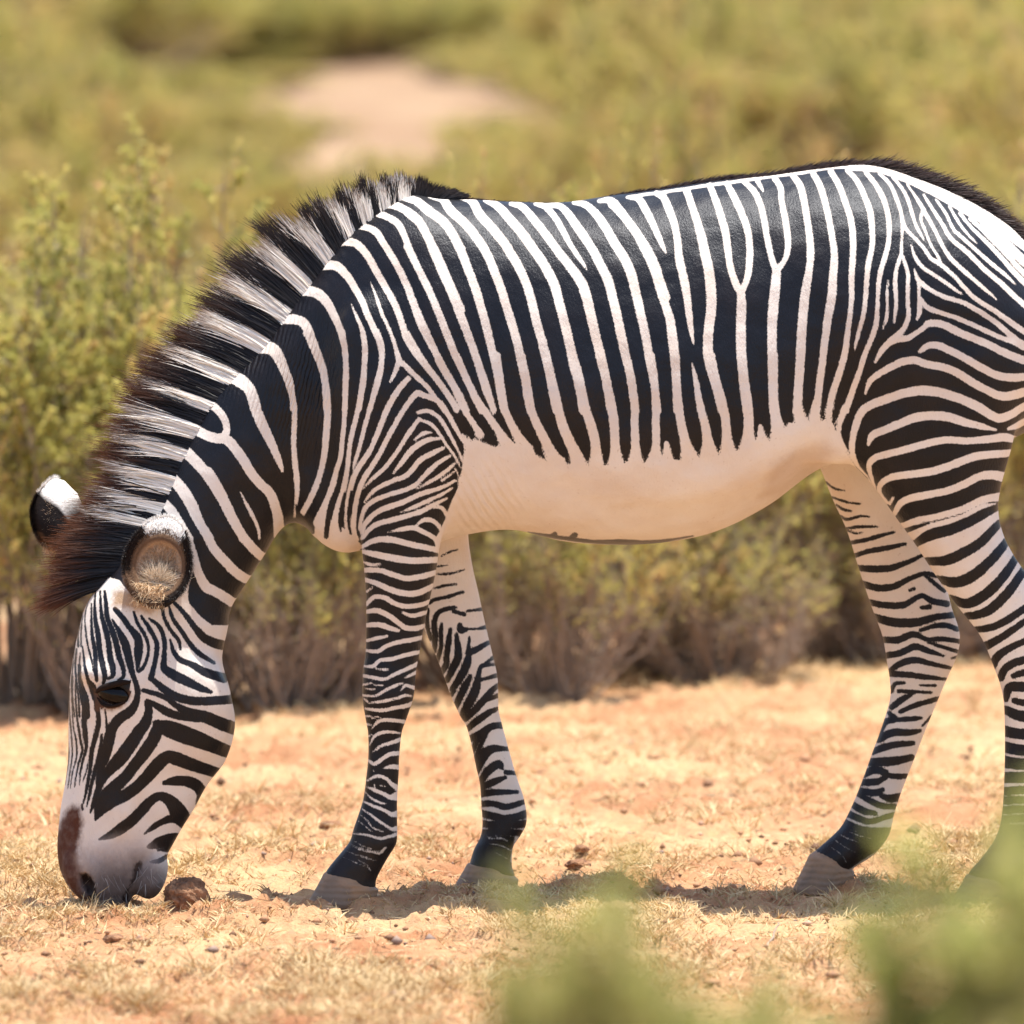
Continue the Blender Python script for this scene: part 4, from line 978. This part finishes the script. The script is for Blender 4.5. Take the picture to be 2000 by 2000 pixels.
# ---- ears
MEAR = NT('ear'); en = MEAR.noise(220, 3)
MEAR.set(Base_Color=MEAR.mix(MEAR.rng(en, .35, .7, 0., .4), MEAR.attr('ec', True), MEAR.mix(1., MEAR.attr('ec', True), (.55, .48, .42), 'MULTIPLY')), Roughness=.85, Specular_IOR_Level=.08, Normal=MEAR.bump(en, .6, .003))
def ear(c, e1, e2, e3, base, a, b, tipl):
    """open cup: centre, right / up / facing axes, base point on the head, half axes and tip length in metres"""
    c, e1, e2, e3, base = (np.array(v, float) for v in (c, e1, e2, e3, base)); nt_, nr = 48, 15
    th = np.arange(nt_)*2*math.pi/nt_; tb = np.exp(-((th-R(88))/R(34))**2)
    ro = 1/np.sqrt((np.cos(th)/a)**2+(np.sin(th)/b)**2)
    V = []; C = []; F = []
    for i in range(nr):                                   # inner bowl from the middle to the rim
        r = (i+.35)/(nr-1+.35); bowl = -.052*(1-r**2.2)+.010*math.sin(min(1, r)*math.pi)*(r > .7)
        for j in range(nt_):
            rr = ro[j]*r+tipl*tb[j]*max(0, (r-.72)/.28)**1.2
            V.append(c+e1*rr*math.cos(th[j])+e2*rr*math.sin(th[j])+e3*(bowl-.035*tb[j]*max(0, (r-.72)/.28)+.006*vnoise(np.array([j*.4]), np.array([i*.5]), 8)[0]*(r < .7)))
            low = np.exp(-((th[j]-R(243))/R(40))**2)
            if r > .86 and tb[j] > .45: col_ = (.86, .83, .79)
            elif r > .81 and low < .35: col_ = (.016, .010, .008)
            elif r > .70: col_ = (.15, .09, .055)
            else: col_ = tuple(np.array((.50, .35, .235))*(.62+.5*r))
            C.append(col_)
    for k, t in enumerate((.06, .25, .5, .75, 1.)):       # outer shell, rim to base
        for j in range(nt_):
            rr = (ro[j]+tipl*tb[j])*(1+.05*math.sin(math.pi*min(1, t*2))); p = c+e1*rr*math.cos(th[j])+e2*rr*math.sin(th[j])-e3*(.035*tb[j]+.010)
            q = base+(e1*math.cos(th[j])+e2*.5*math.sin(th[j]))*.028
            V.append(p*(1-t)+q*t-e3*.045*math.sin(math.pi*t)); C.append((.84, .80, .75) if (tb[j] > .4 and t < .3) else ((.014, .011, .011) if .2 < t < .7 or t < .1 else (.70, .62, .54)))
    for i in range(nr+4):
        for j in range(nt_): j2 = (j+1) % nt_; F.append((i*nt_+j, i*nt_+j2, (i+1)*nt_+j2, (i+1)*nt_+j))
    V = np.array(V); m0 = len(V); F.append(tuple(range(nt_))[::-1])
    e = mesh('ear', V, F, MEAR.m, zebra, True, {'ec': np.array(C)})
    CI = np.array(C)[:nr*nt_].reshape(nr, nt_, 3); VI = V[:nr*nt_].reshape(nr, nt_, 3)
    def fur(n, i0, i1, ln, rad, out, colf, wd=.0007, jit=.25):
        fi = i0+(i1-1-i0)*rng.random(n); ii = np.minimum(fi.astype(int), nr-2); fj = rng.random(n)*nt_; jj = fj.astype(int) % nt_; ai = (fi-ii)[:, None]; aj = (fj-np.floor(fj))[:, None]
        rt = (VI[ii, jj]*(1-aj)+VI[ii, (jj+1) % nt_]*aj)*(1-ai)+(VI[ii+1, jj]*(1-aj)+VI[ii+1, (jj+1) % nt_]*aj)*ai; rd = rt-c; rd -= np.outer(rd@e3, e3); rd /= np.linalg.norm(rd, axis=1)[:, None]+1e-6
        lc = colf(CI[ii, jj])*(.75+.45*rng.random((n, 1)))
        return strands(rt, rd*rad+e3*out+rng.normal(size=(n, 3))*jit, ln*(.6+.6*rng.random(n)), np.full(n, wd), np.zeros((n, 3))-e3*.3, lc, lc, .7, 3, .1)
    Q = [fur(2600, 1, 10, .020, .9, .45, lambda q: np.array((.66, .50, .36))+q*0), fur(5200, 11, nr, .0065, .7, .35, lambda q: q, .0005), fur(2600, nr-1, nr, .008, 1., .05, lambda q: q, .0005, .35)]
    n = 700; rt = c-e2*b*(.30+.2*rng.random((n, 1)))+e1*a*(rng.normal(size=(n, 1))*.16)-e3*.03; lc = np.array((.86, .70, .52))*(.7+.4*rng.random((n, 1))); an = rng.normal(size=n)*.9
    Q.append(strands(rt, e2*np.cos(an)[:, None]+e1*np.sin(an)[:, None]+e3*.75+rng.normal(size=(n, 3))*.15, .022+.03*rng.random(n), np.full(n, .0006), np.zeros((n, 3))-e3*.55, lc, lc*.8, .5, 3, .12))
    n = 520; t = rng.random(n); rt = c-e2*b*(.50+.55*rng.random((n, 1)))+e1*a*((rng.random((n, 1))-.62)*.95)-e3*.006; lc = np.array((.74, .55, .35))*(.7+.5*rng.random((n, 1)))
    Q.append(strands(rt, -e2*.35-e1*.2+e3*.25+rng.normal(size=(n, 3))*.5, .008+.011*rng.random(n), np.full(n, .0008), np.zeros((n, 3))-e2*.3, lc, lc, .7, 3, .1))
    o_ = 0; VV, FF, CC = [], [], []
    for v_, f_, c_ in Q: VV.append(v_); FF.append(f_+o_); CC.append(c_); o_ += len(v_)
    hh = mesh('ear_hair', np.vstack(VV), np.vstack(FF), MM.m, e, False, {'hc': np.vstack(CC)}); hh['kind'] = 'stuff'
    return e
def unit(*v): v = np.array(v, float); return v/np.linalg.norm(v)
ear(P(307, 1104, -.185), unit(1, -.12, -.12), unit(.12, .22, 1), unit(-.12, -1, .2), P(268, 1185, -.125), .064, .074, .026)
ear(P(92, 1014, .055), unit(.55, .80, .1), unit(-.22, .15, 1), unit(-.82, .5, -.2), P(138, 1095, .02), .048, .056, .020)
# ---------------------------------------------------------------- shrubs
def bez(a, b, c, n):
    t = np.linspace(0, 1, n)[:, None]; return (1-t)**2*a+2*t*(1-t)*b+t*t*c
def make_shrub(seed, Wd, Ht, nmain=50, ntwig=26, nleaf=46, leaf=.021, dry=.12, low=.2, nl=5, inner=.35, tl=.16, lumps=None, s0=.30, hue0=.54):
    """nl rounded lumps of upright shoots on branching stems"""
    g = np.random.default_rng(seed); TV, TF, LV, LC = [], [], [], []; off = 0
    if lumps is None:
        lumps = [(0., 0., .30*Wd, 1.)]
        for k in range(nl): a_ = 6.283*(k+g.random()*.6)/nl; r_ = Wd*(.20+.12*g.random()); lumps.append((r_*math.cos(a_), r_*math.sin(a_), Wd*(.20+.08*g.random()), .62+.34*g.random()))
    for m in range(nmain):
        lx, ly, lr, lh = lumps[m % len(lumps)]; ph = g.random()*6.283; rr = math.sqrt(g.random())
        top = Ht*lh*(math.sqrt(max(.02, 1-.85*rr*rr))*.55+.45)*(.93+.10*g.random())
        e = np.array((lx+math.cos(ph)*rr*lr, ly+math.sin(ph)*rr*lr, top)); b = np.array((e[0]*.15+g.normal()*.04, e[1]*.15+g.normal()*.04, -.03))
        mid = np.array((e[0]*.85, e[1]*.85, top*.40))+g.normal(size=3)*.06
        pts = bez(b, mid, e, 9)+g.normal(size=(9, 3))*.010; V, F = ribbon_tube(pts, np.linspace(.010, .002, 9), 4)
        TV.append(V); TF.append(F+off); off += len(V)
        bare = g.random() < dry; hue = g.normal(hue0, .15)
        for k in range(ntwig):
            s = s0+(1-s0)*g.random()**.75; j = min(int(s*8), 7); r0 = pts[j]+(pts[j+1]-pts[j])*(s*8-j); hfrac = r0[2]/Ht
            out = np.array((r0[0], r0[1], 0)); out /= np.linalg.norm(out)+.05
            d = np.array((0, 0, 1.))*(.3+.5*g.random())+out*.75*g.random()+g.normal(size=3)*.42; d /= np.linalg.norm(d)
            L = tl*(.5+g.random())*(1.15-.5*s); tw = np.array([r0, r0+d*L*.5+g.normal(size=3)*.012, r0+d*L+np.array((0, 0, .02))*g.random()])
            V, F = ribbon_tube(tw, np.array((.0026, .0019, .0009)), 3); TV.append(V); TF.append(F+off); off += len(V)
            dens = np.clip((hfrac-low)/.25, .04, 1)*(.15 if bare else 1)
            n = int(nleaf*dens*(.6+.8*g.random()))
            if n < 1: continue
            t = .15+.85*g.random(n)**.7; p = np.where((t < .5)[:, None], tw[0]+(tw[1]-tw[0])*(t*2)[:, None], tw[1]+(tw[2]-tw[1])*(t*2-1)[:, None])
            ld = d[None]*.7+g.normal(size=(n, 3))*.75; ld /= np.linalg.norm(ld, axis=1)[:, None]
            sd_ = np.cross(ld, np.array((0, 0, 1.))+g.normal(size=(n, 3))*.6); sd_ /= np.linalg.norm(sd_, axis=1)[:, None]+1e-9
            l = leaf*(.6+.8*g.random(n))[:, None]; w_ = l*.24
            q = np.stack([p, p+ld*l*.5+sd_*w_, p+ld*l, p+ld*l*.5-sd_*w_], 1); LV.append(q.reshape(-1, 3))
            yel = np.clip(hue+g.normal()*.12+(.35 if g.random() < .10 else 0)+.7*max(0, .38-hfrac), 0, 1)
            LC.append(np.repeat(np.clip(yel+g.normal(size=n)*.12, 0, 1), 4))
    LV = np.vstack(LV)
    return np.vstack(TV), np.vstack(TF), LV, np.arange(len(LV)).reshape(-1, 4), np.concatenate(LC)
MLF = NT('leaf'); oi = MLF.n('ObjectInfo')
lcx = MLF.math('ADD', MLF.attr('lc'), MLF.math('MULTIPLY', MLF.math('SUBTRACT', oi.outputs['Random'], .5), .24))
lcol = MLF.ramp(lcx, [(0., (.30, .30, .085)), (.35, (.50, .475, .135)), (.62, (.66, .59, .18)), (.85, (.70, .53, .22)), (1., (.60, .38, .18))])
MLF.set(Base_Color=lcol, Roughness=.55, Specular_IOR_Level=.3)
tr = MLF.n('BsdfTranslucent'); MLF.l(lcol, tr.inputs[0]); ms = MLF.n('MixShader'); ms.inputs[0].default_value = .52
MLF.l(MLF.b.outputs[0], ms.inputs[1]); MLF.l(tr.outputs[0], ms.inputs[2]); MLF.l(ms.outputs[0], MLF.out.inputs[0])
MLS = NT('fresh_leaf_lightened'); fcol = MLS.ramp(MLS.attr('lc'), [(0., (.34, .38, .10)), (.5, (.56, .57, .20)), (1., (.68, .60, .28))]); MLS.set(Base_Color=fcol, Roughness=.5, Specular_IOR_Level=.3)  # fresh green, colour lightened to offset the shaded side that faces the camera
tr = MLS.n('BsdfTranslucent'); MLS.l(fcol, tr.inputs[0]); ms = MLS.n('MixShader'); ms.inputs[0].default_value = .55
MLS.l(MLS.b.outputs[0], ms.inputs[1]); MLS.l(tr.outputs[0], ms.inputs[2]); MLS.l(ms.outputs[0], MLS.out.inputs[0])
MST = NT('twig'); MST.set(Base_Color=MST.mix(MST.noise(7, 3), (.20, .13, .085), (.46, .37, .30)), Roughness=.85)
SHRUB = {}
for key, kw in dict(tall=dict(seed=1, Wd=1.3, Ht=1.5, nmain=78, ntwig=26, nleaf=44), wide=dict(seed=2, Wd=1.5, Ht=1.25, nmain=84, ntwig=25, nleaf=42, nl=6),
                    dry=dict(seed=3, Wd=1.35, Ht=1.15, nmain=80, ntwig=28, nleaf=34, dry=.74, low=.30), low=dict(seed=4, Wd=1.2, Ht=.85, nmain=60, ntwig=22, nleaf=42, low=.05),
                    sprig=dict(seed=5, Wd=.62, Ht=1.0, nmain=120, ntwig=20, nleaf=28, s0=.62, tl=.06, low=.3, leaf=.019, dry=.03, hue0=.46,
                               lumps=[(0, 0, .085, 1.), (.10, .02, .085, .975), (-.085, .02, .08, .965), (.04, .05, .10, .985), (.03, -.02, .10, .96), (.22, .05, .12, .90), (-.2, .05, .12, .88)])).items():
    a, b, c_, d_, e_ = make_shrub(**kw); SHRUB[key] = (kw['Wd'], kw['Ht'], a, b, c_, d_, e_)
SH_ME = {}
def shrub(name, key, loc, h, wscale=1., rz=0., label='', group=None):
    Wd, Ht, a, b, c_, d_, e_ = SHRUB[key]; s = h/Ht
    r = empty(name, tuple(loc), rz); r.scale = (s*wscale, s*wscale, s); tag(r, label, 'shrub', group)
    if key not in SH_ME:
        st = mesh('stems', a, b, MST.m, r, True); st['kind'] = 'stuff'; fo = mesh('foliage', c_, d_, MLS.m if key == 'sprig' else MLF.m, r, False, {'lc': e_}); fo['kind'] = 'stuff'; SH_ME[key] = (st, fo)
    else:
        for q in SH_ME[key]:
            c = q.copy(); COL.objects.link(c); c.parent = r
    return r
def shrub_px(name, key, px, base, top, wpx, label, group=None, rz=None):
    g = ground_at(px, base); k = (g[1]+CD)/CD*.001; h = (base-top)*k
    Wd, Ht = SHRUB[key][:2]; return shrub(name, key, (g[0], g[1], float(terrain(g[0], g[1]))-.01), h, wpx*k/(Wd*h/Ht), random.random()*6.28 if rz is None else rz, label, group)
random.seed(11)
# the front row, a few metres behind the zebra
for key, px, base, top, wpx, lab in (
    ('tall', 40, 1385, 330, 800, 'tall yellow green shrub behind the grazing head and ears'),
    ('tall', 350, 1375, 280, 760, 'tall yellow green shrub behind the raised mane'),
    ('dry', 200, 1405, 800, 520, 'low twiggy shrub with bare brown stems behind the lowered face'),
    ('wide', 640, 1370, 470, 700, 'green and brown shrub behind the neck and chest'),
    ('dry', 560, 1395, 930, 460, 'low dry shrub with grey twigs behind the throat and near foreleg'),
    ('wide', 930, 1340, 345, 760, 'spreading green shrub behind the shoulder and both forelegs'),
    ('dry', 1080, 1370, 900, 520, 'low shrub with yellowing leaves under the front of the belly'),
    ('wide', 1270, 1315, 300, 760, 'spreading pale shrub behind the belly and back'),
    ('dry', 1420, 1345, 960, 560, 'bare twiggy brown shrub under the rear of the belly'),
    ('wide', 1640, 1290, 350, 760, 'leafy green shrub behind the flank and far hind leg'),
    ('dry', 1760, 1310, 960, 480, 'low brown shrub showing between the two hind legs'),
    ('wide', 2000, 1280, 330, 760, 'leafy green shrub behind the rump and near hind leg')):
    shrub_px('shrub', key, px, base, top, wpx, lab)
# taller, brighter one standing up behind the back
shrub_px('shrub', 'tall', 1310, 840, 105, 420, 'bright yellow green shrub standing tall above the middle of the back')
# rows behind, leaving the bare sandy opening clear
def row(d0, d1, n, hs, keys, label, group, span=(-250, 2250), keep=True):
    for q in range(n):
        d = d0+(d1-d0)*random.random(); px = span[0]+(span[1]-span[0])*(q+random.random()*.9)/n; x = (px-1000)*.001*d/CD; y = d-CD
        z = float(terrain(x, y)); h = hs[0]+(hs[1]-hs[0])*random.random(); ws = 1.+.5*random.random(); key = random.choice(keys); k = .001*d/CD
        hw = .55*SHRUB[key][0]*h/SHRUB[key][1]*ws/k; top = proj(np.array([[x, y, z+h]]))[1][0]
        if keep and px+hw > 545 and px-hw < 935 and top < 320: continue
        shrub('shrub', key, (x, y, z-.02), h, ws, random.random()*6.28, label, group)
def shrub_d(px, d, top, wpx, key, label, group):
    k = .001*d/CD; x = (px-1000)*k; y = d-CD; z = float(terrain(x, y)); h = float(P(px, top, y)[2])-z; Wd, Ht = SHRUB[key][:2]
    shrub('shrub', key, (x, y, z-.02), h, wpx*k/(Wd*h/Ht), random.random()*6.28, label, group)
G2 = ('pale green shrub in the second row behind the zebra', 'shrubs of the second row')
row(23, 28, 13, (.85, 1.12), ('wide', 'low'), *G2)
for px, d, top, wp in ((90, 36, 240, 520), (-80, 38, 200, 520), (330, 37, 290, 380), (1560, 36, 225, 480), (1830, 38, 240, 520), (2060, 34, 230, 520), (1080, 33, 285, 380)): shrub_d(px, d, top, wp, 'wide', *G2)
G3 = ('blurred green shrub at the edge of the bare sandy opening', 'shrubs edging the sandy opening')
for px, d, top, wp, key in ((420, 58, 165, 420, 'wide'), (505, 72, 120, 330, 'wide'), (330, 66, 110, 420, 'wide'), (200, 50, 120, 480, 'wide'), (40, 44, 110, 520, 'wide'), (-120, 50, 90, 500, 'wide'),
                            (1010, 56, 205, 330, 'wide'), (1120, 46, 190, 420, 'wide'), (880, 74, 100, 210, 'dry'), (960, 78, 60, 320, 'low'), (1050, 70, 80, 340, 'wide'), (1180, 64, 90, 420, 'wide'),
                            (520, 80, 85, 300, 'low'), (620, 90, 62, 330, 'low'), (730, 88, 70, 240, 'low'), (590, 62, 225, 240, 'low'), (420, 44, 265, 380, 'low'), (500, 56, 240, 300, 'low'), (1020, 47, 225, 330, 'low'), (960, 60, 215, 260, 'low'), (300, 88, 45, 320, 'low'), (400, 94, 40, 320, 'low'), (180, 90, 45, 340, 'low'), (760, 43, 290, 380, 'low'), (660, 42, 280, 420, 'low'), (860, 44, 262, 400, 'low'), (540, 42, 270, 380, 'low'), (1400, 50, 90, 520, 'wide'), (1620, 48, 80, 520, 'tall'), (1800, 54, 60, 520, 'wide'), (1960, 46, 90, 480, 'wide')): shrub_d(px, d, top, wp, key, *G3)
row(40, 52, 16, (1.2, 1.7), ('wide', 'tall', 'low'), 'blurred green shrub standing beyond the second row', 'shrubs standing beyond the second row')
row(60, 76, 26, (1.3, 2.0), ('wide', 'tall', 'low'), 'blurred olive shrub farther back on the slope', 'shrubs farther back on the slope')
row(84, 96, 40, (.9, 1.5), ('low', 'wide'), 'blurred dark shrub past the bare sandy opening', 'shrubs past the sandy opening', keep=False)
row(79, 84, 20, (.75, 1.05), ('low',), 'small rounded shrub at the far end of the bare sandy opening', 'small shrubs at the far end of the sandy opening', span=(120, 1120), keep=False)
row(98, 125, 56, (1.0, 1.7), ('low', 'wide'), 'hazy shrub at the foot of the far slope', 'shrubs at the foot of the far slope', keep=False)
row(128, 190, 50, (1.6, 2.4), ('low', 'wide'), 'hazy shrub high on the far slope', 'shrubs on the far slope', keep=False)
# out-of-focus sprigs between the camera and the zebra
def fore(px, top, d, key, wpx, label, rz=0.):
    k = d/CD*.001; x = (px-1000)*k; y = d-CD; q = P(px, top, y); z = float(terrain(x, y)); h = float(q[2])-z; Wd, Ht = SHRUB[key][:2]
    shrub('shrub', key, (x, y, z-.01), h, wpx*k/(Wd*h/Ht), rz, label)
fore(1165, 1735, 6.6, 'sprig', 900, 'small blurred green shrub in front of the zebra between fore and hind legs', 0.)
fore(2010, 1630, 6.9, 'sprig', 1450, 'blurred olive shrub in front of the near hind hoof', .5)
# ---------------------------------------------------------------- dry grass, straw and crumbs
g = np.random.default_rng(5)
def scatter(n, x0, x1, y0, y1, thr, sc, seed, pw=1.):
    x = x0+(x1-x0)*g.random(n); y = y0+(y1-y0)*g.random(n)**pw
    v = vnoise(x*sc, y*sc, seed)+.5*vnoise(x*sc*2.7, y*sc*2.7, seed+1); k = v > thr+g.normal(size=n)*.25
    return x[k], y[k], np.clip(v[k], 0, 1)
def on_mats(x, y, d, lo=.12):
    k = g.random(len(x)) < lo+(1-lo)*mats(x, y); return x[k], y[k], d[k]
def blades(x, y, dens, nb, hmin, hmax, wid):
    n = len(x); m = np.repeat(np.arange(n), nb); N = len(m)
    r = .016*np.sqrt(g.random(N))*(1+dens[m]); a = g.random(N)*6.283; bx = x[m]+r*np.cos(a); by = y[m]+r*np.sin(a); bz = gz_at(bx, by)-.003
    h = (hmin+(hmax-hmin)*g.random(n)[m]*(.5+dens[m]))*(.5+.7*g.random(N)); lean = .35+1.1*g.random(N); a2 = a+g.normal(size=N)*.9
    d = np.stack([np.cos(a2)*lean, np.sin(a2)*lean, np.ones(N)], 1); root = np.stack([bx, by, bz], 1)
    c0 = np.array((.58, .38, .17)); c1 = np.array((.84, .66, .38)); t = g.random((N, 1)); cc = (c0*(1-t)+c1*t)*(.8+.3*g.random((n, 1))[m])
    V, F, C = strands(root, d, h, wid*(.6+.7*g.random(N)), np.stack([np.cos(a2), np.sin(a2), -np.ones(N)], 1)*(.35*g.random((N, 1))), cc*.85, cc, .1, 2, .12); return V, F, C
parts = [blades(*on_mats(*scatter(32000, -1.3, 1.3, -2.2, .9, -.6, 2.3, 40)), 12, .012, .036, .0013), blades(*on_mats(*scatter(5200, -1.6, 1.6, -2.2, 2., .35, 1.7, 50), .05), 22, .020, .054, .0014),
         blades(*scatter(9000, -2.4, 2.4, .6, 5.5, -.1, 1.6, 60), 8, .016, .045, .0016)]
o = 0; VV, FF, CC = [], [], []
for V, F, C in parts: VV.append(V); FF.append(F+o); CC.append(C); o += len(V)
MG = NT('dry_grass'); MG.set(Base_Color=MG.attr('hc', True), Roughness=.7, Specular_IOR_Level=.25)
tag(mesh('dry_grass', np.vstack(VV), np.vstack(FF), MG.m, None, False, {'hc': np.vstack(CC)}), 'short straw coloured dry grass tufts over the sandy ground', 'grass', kind='stuff')
n = 9000; x = -1.7+3.4*g.random(n); y = -2.4+4.4*g.random(n); a = g.random(n)*6.283
root = np.stack([x, y, gz_at(x, y)+.003+.004*g.random(n)], 1); cc = np.array((.58, .45, .27))*(.55+.7*g.random((n, 1)))
V, F, C = strands(root, np.stack([np.cos(a), np.sin(a), .05*g.normal(size=n)], 1), .012+.035*g.random(n), .0005+.0007*g.random(n), np.zeros((n, 3)), cc, cc, .5, 2, .15)
tag(mesh('straw_litter', V, F, MG.m, None, False, {'hc': C}), 'scattered broken straw lying on the sand', 'straw', kind='stuff')
ov = np.array([(1, 0, 0), (0, 1, 0), (-1, 0, 0), (0, -1, 0), (0, 0, .8), (0, 0, -.8)], float); of = np.array([(0, 1, 4), (1, 2, 4), (2, 3, 4), (3, 0, 4), (1, 0, 5), (2, 1, 5), (3, 2, 5), (0, 3, 5)])
n = 7000; x = -1.7+3.4*g.random(n); y = -2.4+5.4*g.random(n); k = vnoise(x*3.3, y*3.3, 71)+.4*g.normal(size=n) > -.1; x, y = x[k], y[k]; n = len(x)
r = .0022+.0065*g.random(n)**3+.012*g.random(n)**16; V = ov[None]*(.6+.8*g.random((n, 6, 1)))*r[:, None, None]+np.stack([x, y, gz_at(x, y)+r*.3], 1)[:, None]
cc = np.repeat((np.array((.30, .16, .085))*(.5+1.1*g.random((n, 1)))+np.array((.1, .1, .1))*(g.random((n, 1)) > .9)), 6, 0)
tag(mesh('soil_crumbs', V.reshape(-1, 3), (of[None]+(np.arange(n)*6)[:, None, None]).reshape(-1, 3), MG.m, None, False, {'hc': cc}), 'loose reddish crumbs of soil on the sand', 'soil', kind='stuff')
# ---------------------------------------------------------------- clods and twigs
MC = NT('clod'); cn = MC.noise(40, 4, .7)
MC.set(Base_Color=MC.mix(MC.rng(cn, .35, .68), (.15, .070, .036), (.42, .22, .115)), Roughness=.95, Normal=MC.bump(MC.noise(150, 3, .7), .9, .006))
def clod(px, py, wpx, hpx, seed, label, n=3, name='earth_clod', sink=.25):
    q = ground_at(px, py); k = (q[1]+CD)/CD*.001; b = bmesh.new(); bmesh.ops.create_icosphere(b, subdivisions=5, radius=1.)
    rg = np.random.default_rng(seed); cs = rg.normal(size=(14, 3)); cs /= np.linalg.norm(cs, axis=1)[:, None]; amp = rg.normal(size=14)*.24
    v = np.array([p.co for p in b.verts]); d = 1+(np.exp(-((v[:, None]-cs[None])**2).sum(2)/.18)*amp[None]).sum(1)
    d += .06*vnoise(v[:, 0]*4+seed, v[:, 1]*4+v[:, 2]*5, seed)+.10*vnoise(v[:, 0]*7+v[:, 2]*6, v[:, 1]*7-v[:, 2]*3, seed+3)+.07*np.abs(vnoise(v[:, 0]*15+v[:, 2]*4, v[:, 1]*14+v[:, 2]*12, seed+5))+.035*vnoise(v[:, 0]*31+v[:, 2]*9, v[:, 1]*29+v[:, 2]*27, seed+6)
    v = v*d[:, None]*np.array((wpx*k/2, wpx*k*.42, hpx*k/2)); F = [[p.index for p in q_.verts] for q_ in b.faces]; b.free()
    o = mesh(name, v, F, MC.m, None, True); o.location = (q[0], q[1], gz_at(q[0], q[1])+hpx*k/2*(1-sink)); tag(o, label, 'clod'); return o
clod(360, 1783, 84, 74, 3, 'crumbly reddish brown clod of earth right beside the muzzle')
clod(646, 1628, 46, 24, 5, 'dark clod of earth behind the near front fetlock', sink=.4)
clod(1128, 1722, 50, 20, 8, 'flat dark clod on the sand under the rear belly', sink=.4)
clod(44, 1846, 70, 22, 9, 'low dark clod in the dry grass in front of the muzzle', sink=.45)
clod(222, 1842, 40, 18, 10, 'small dark clod in the grass below the chin', sink=.45)
clod(272, 1850, 46, 18, 14, 'smaller crumbly clod lying past the one below the chin', sink=.45)
clod(1135, 1690, 26, 14, 16, 'small brown clod just behind the flat dark one', sink=.4)
clod(1745, 1520, 40, 20, 17, 'brown clod on the open sand between the hind legs', sink=.4)
def twig(pts, r, label):
    w_ = []
    for px, py, up_ in pts:
        q = ground_at(px, py); w_.append((q[0], q[1], float(gz_at(q[0], q[1]))+up_))
    p = cr_pts(w_, 6); p = p+np.random.default_rng(3).normal(size=p.shape)*.0015; V, F = ribbon_tube(p, np.linspace(r, r*.4, len(p)), 6)
    tag(mesh('twig', V, F, MST.m, None, True), label, 'twig')
twig([(560, 1692, .004), (600, 1676, .008), (640, 1668, .006), (668, 1664, .01)], .004, 'thin grey twig lying on the sand behind the near front hoof')
twig([(1480, 1880, .004), (1505, 1850, .012), (1524, 1826, .02)], .003, 'short bent twig in the grass in front of the far hind hoof')
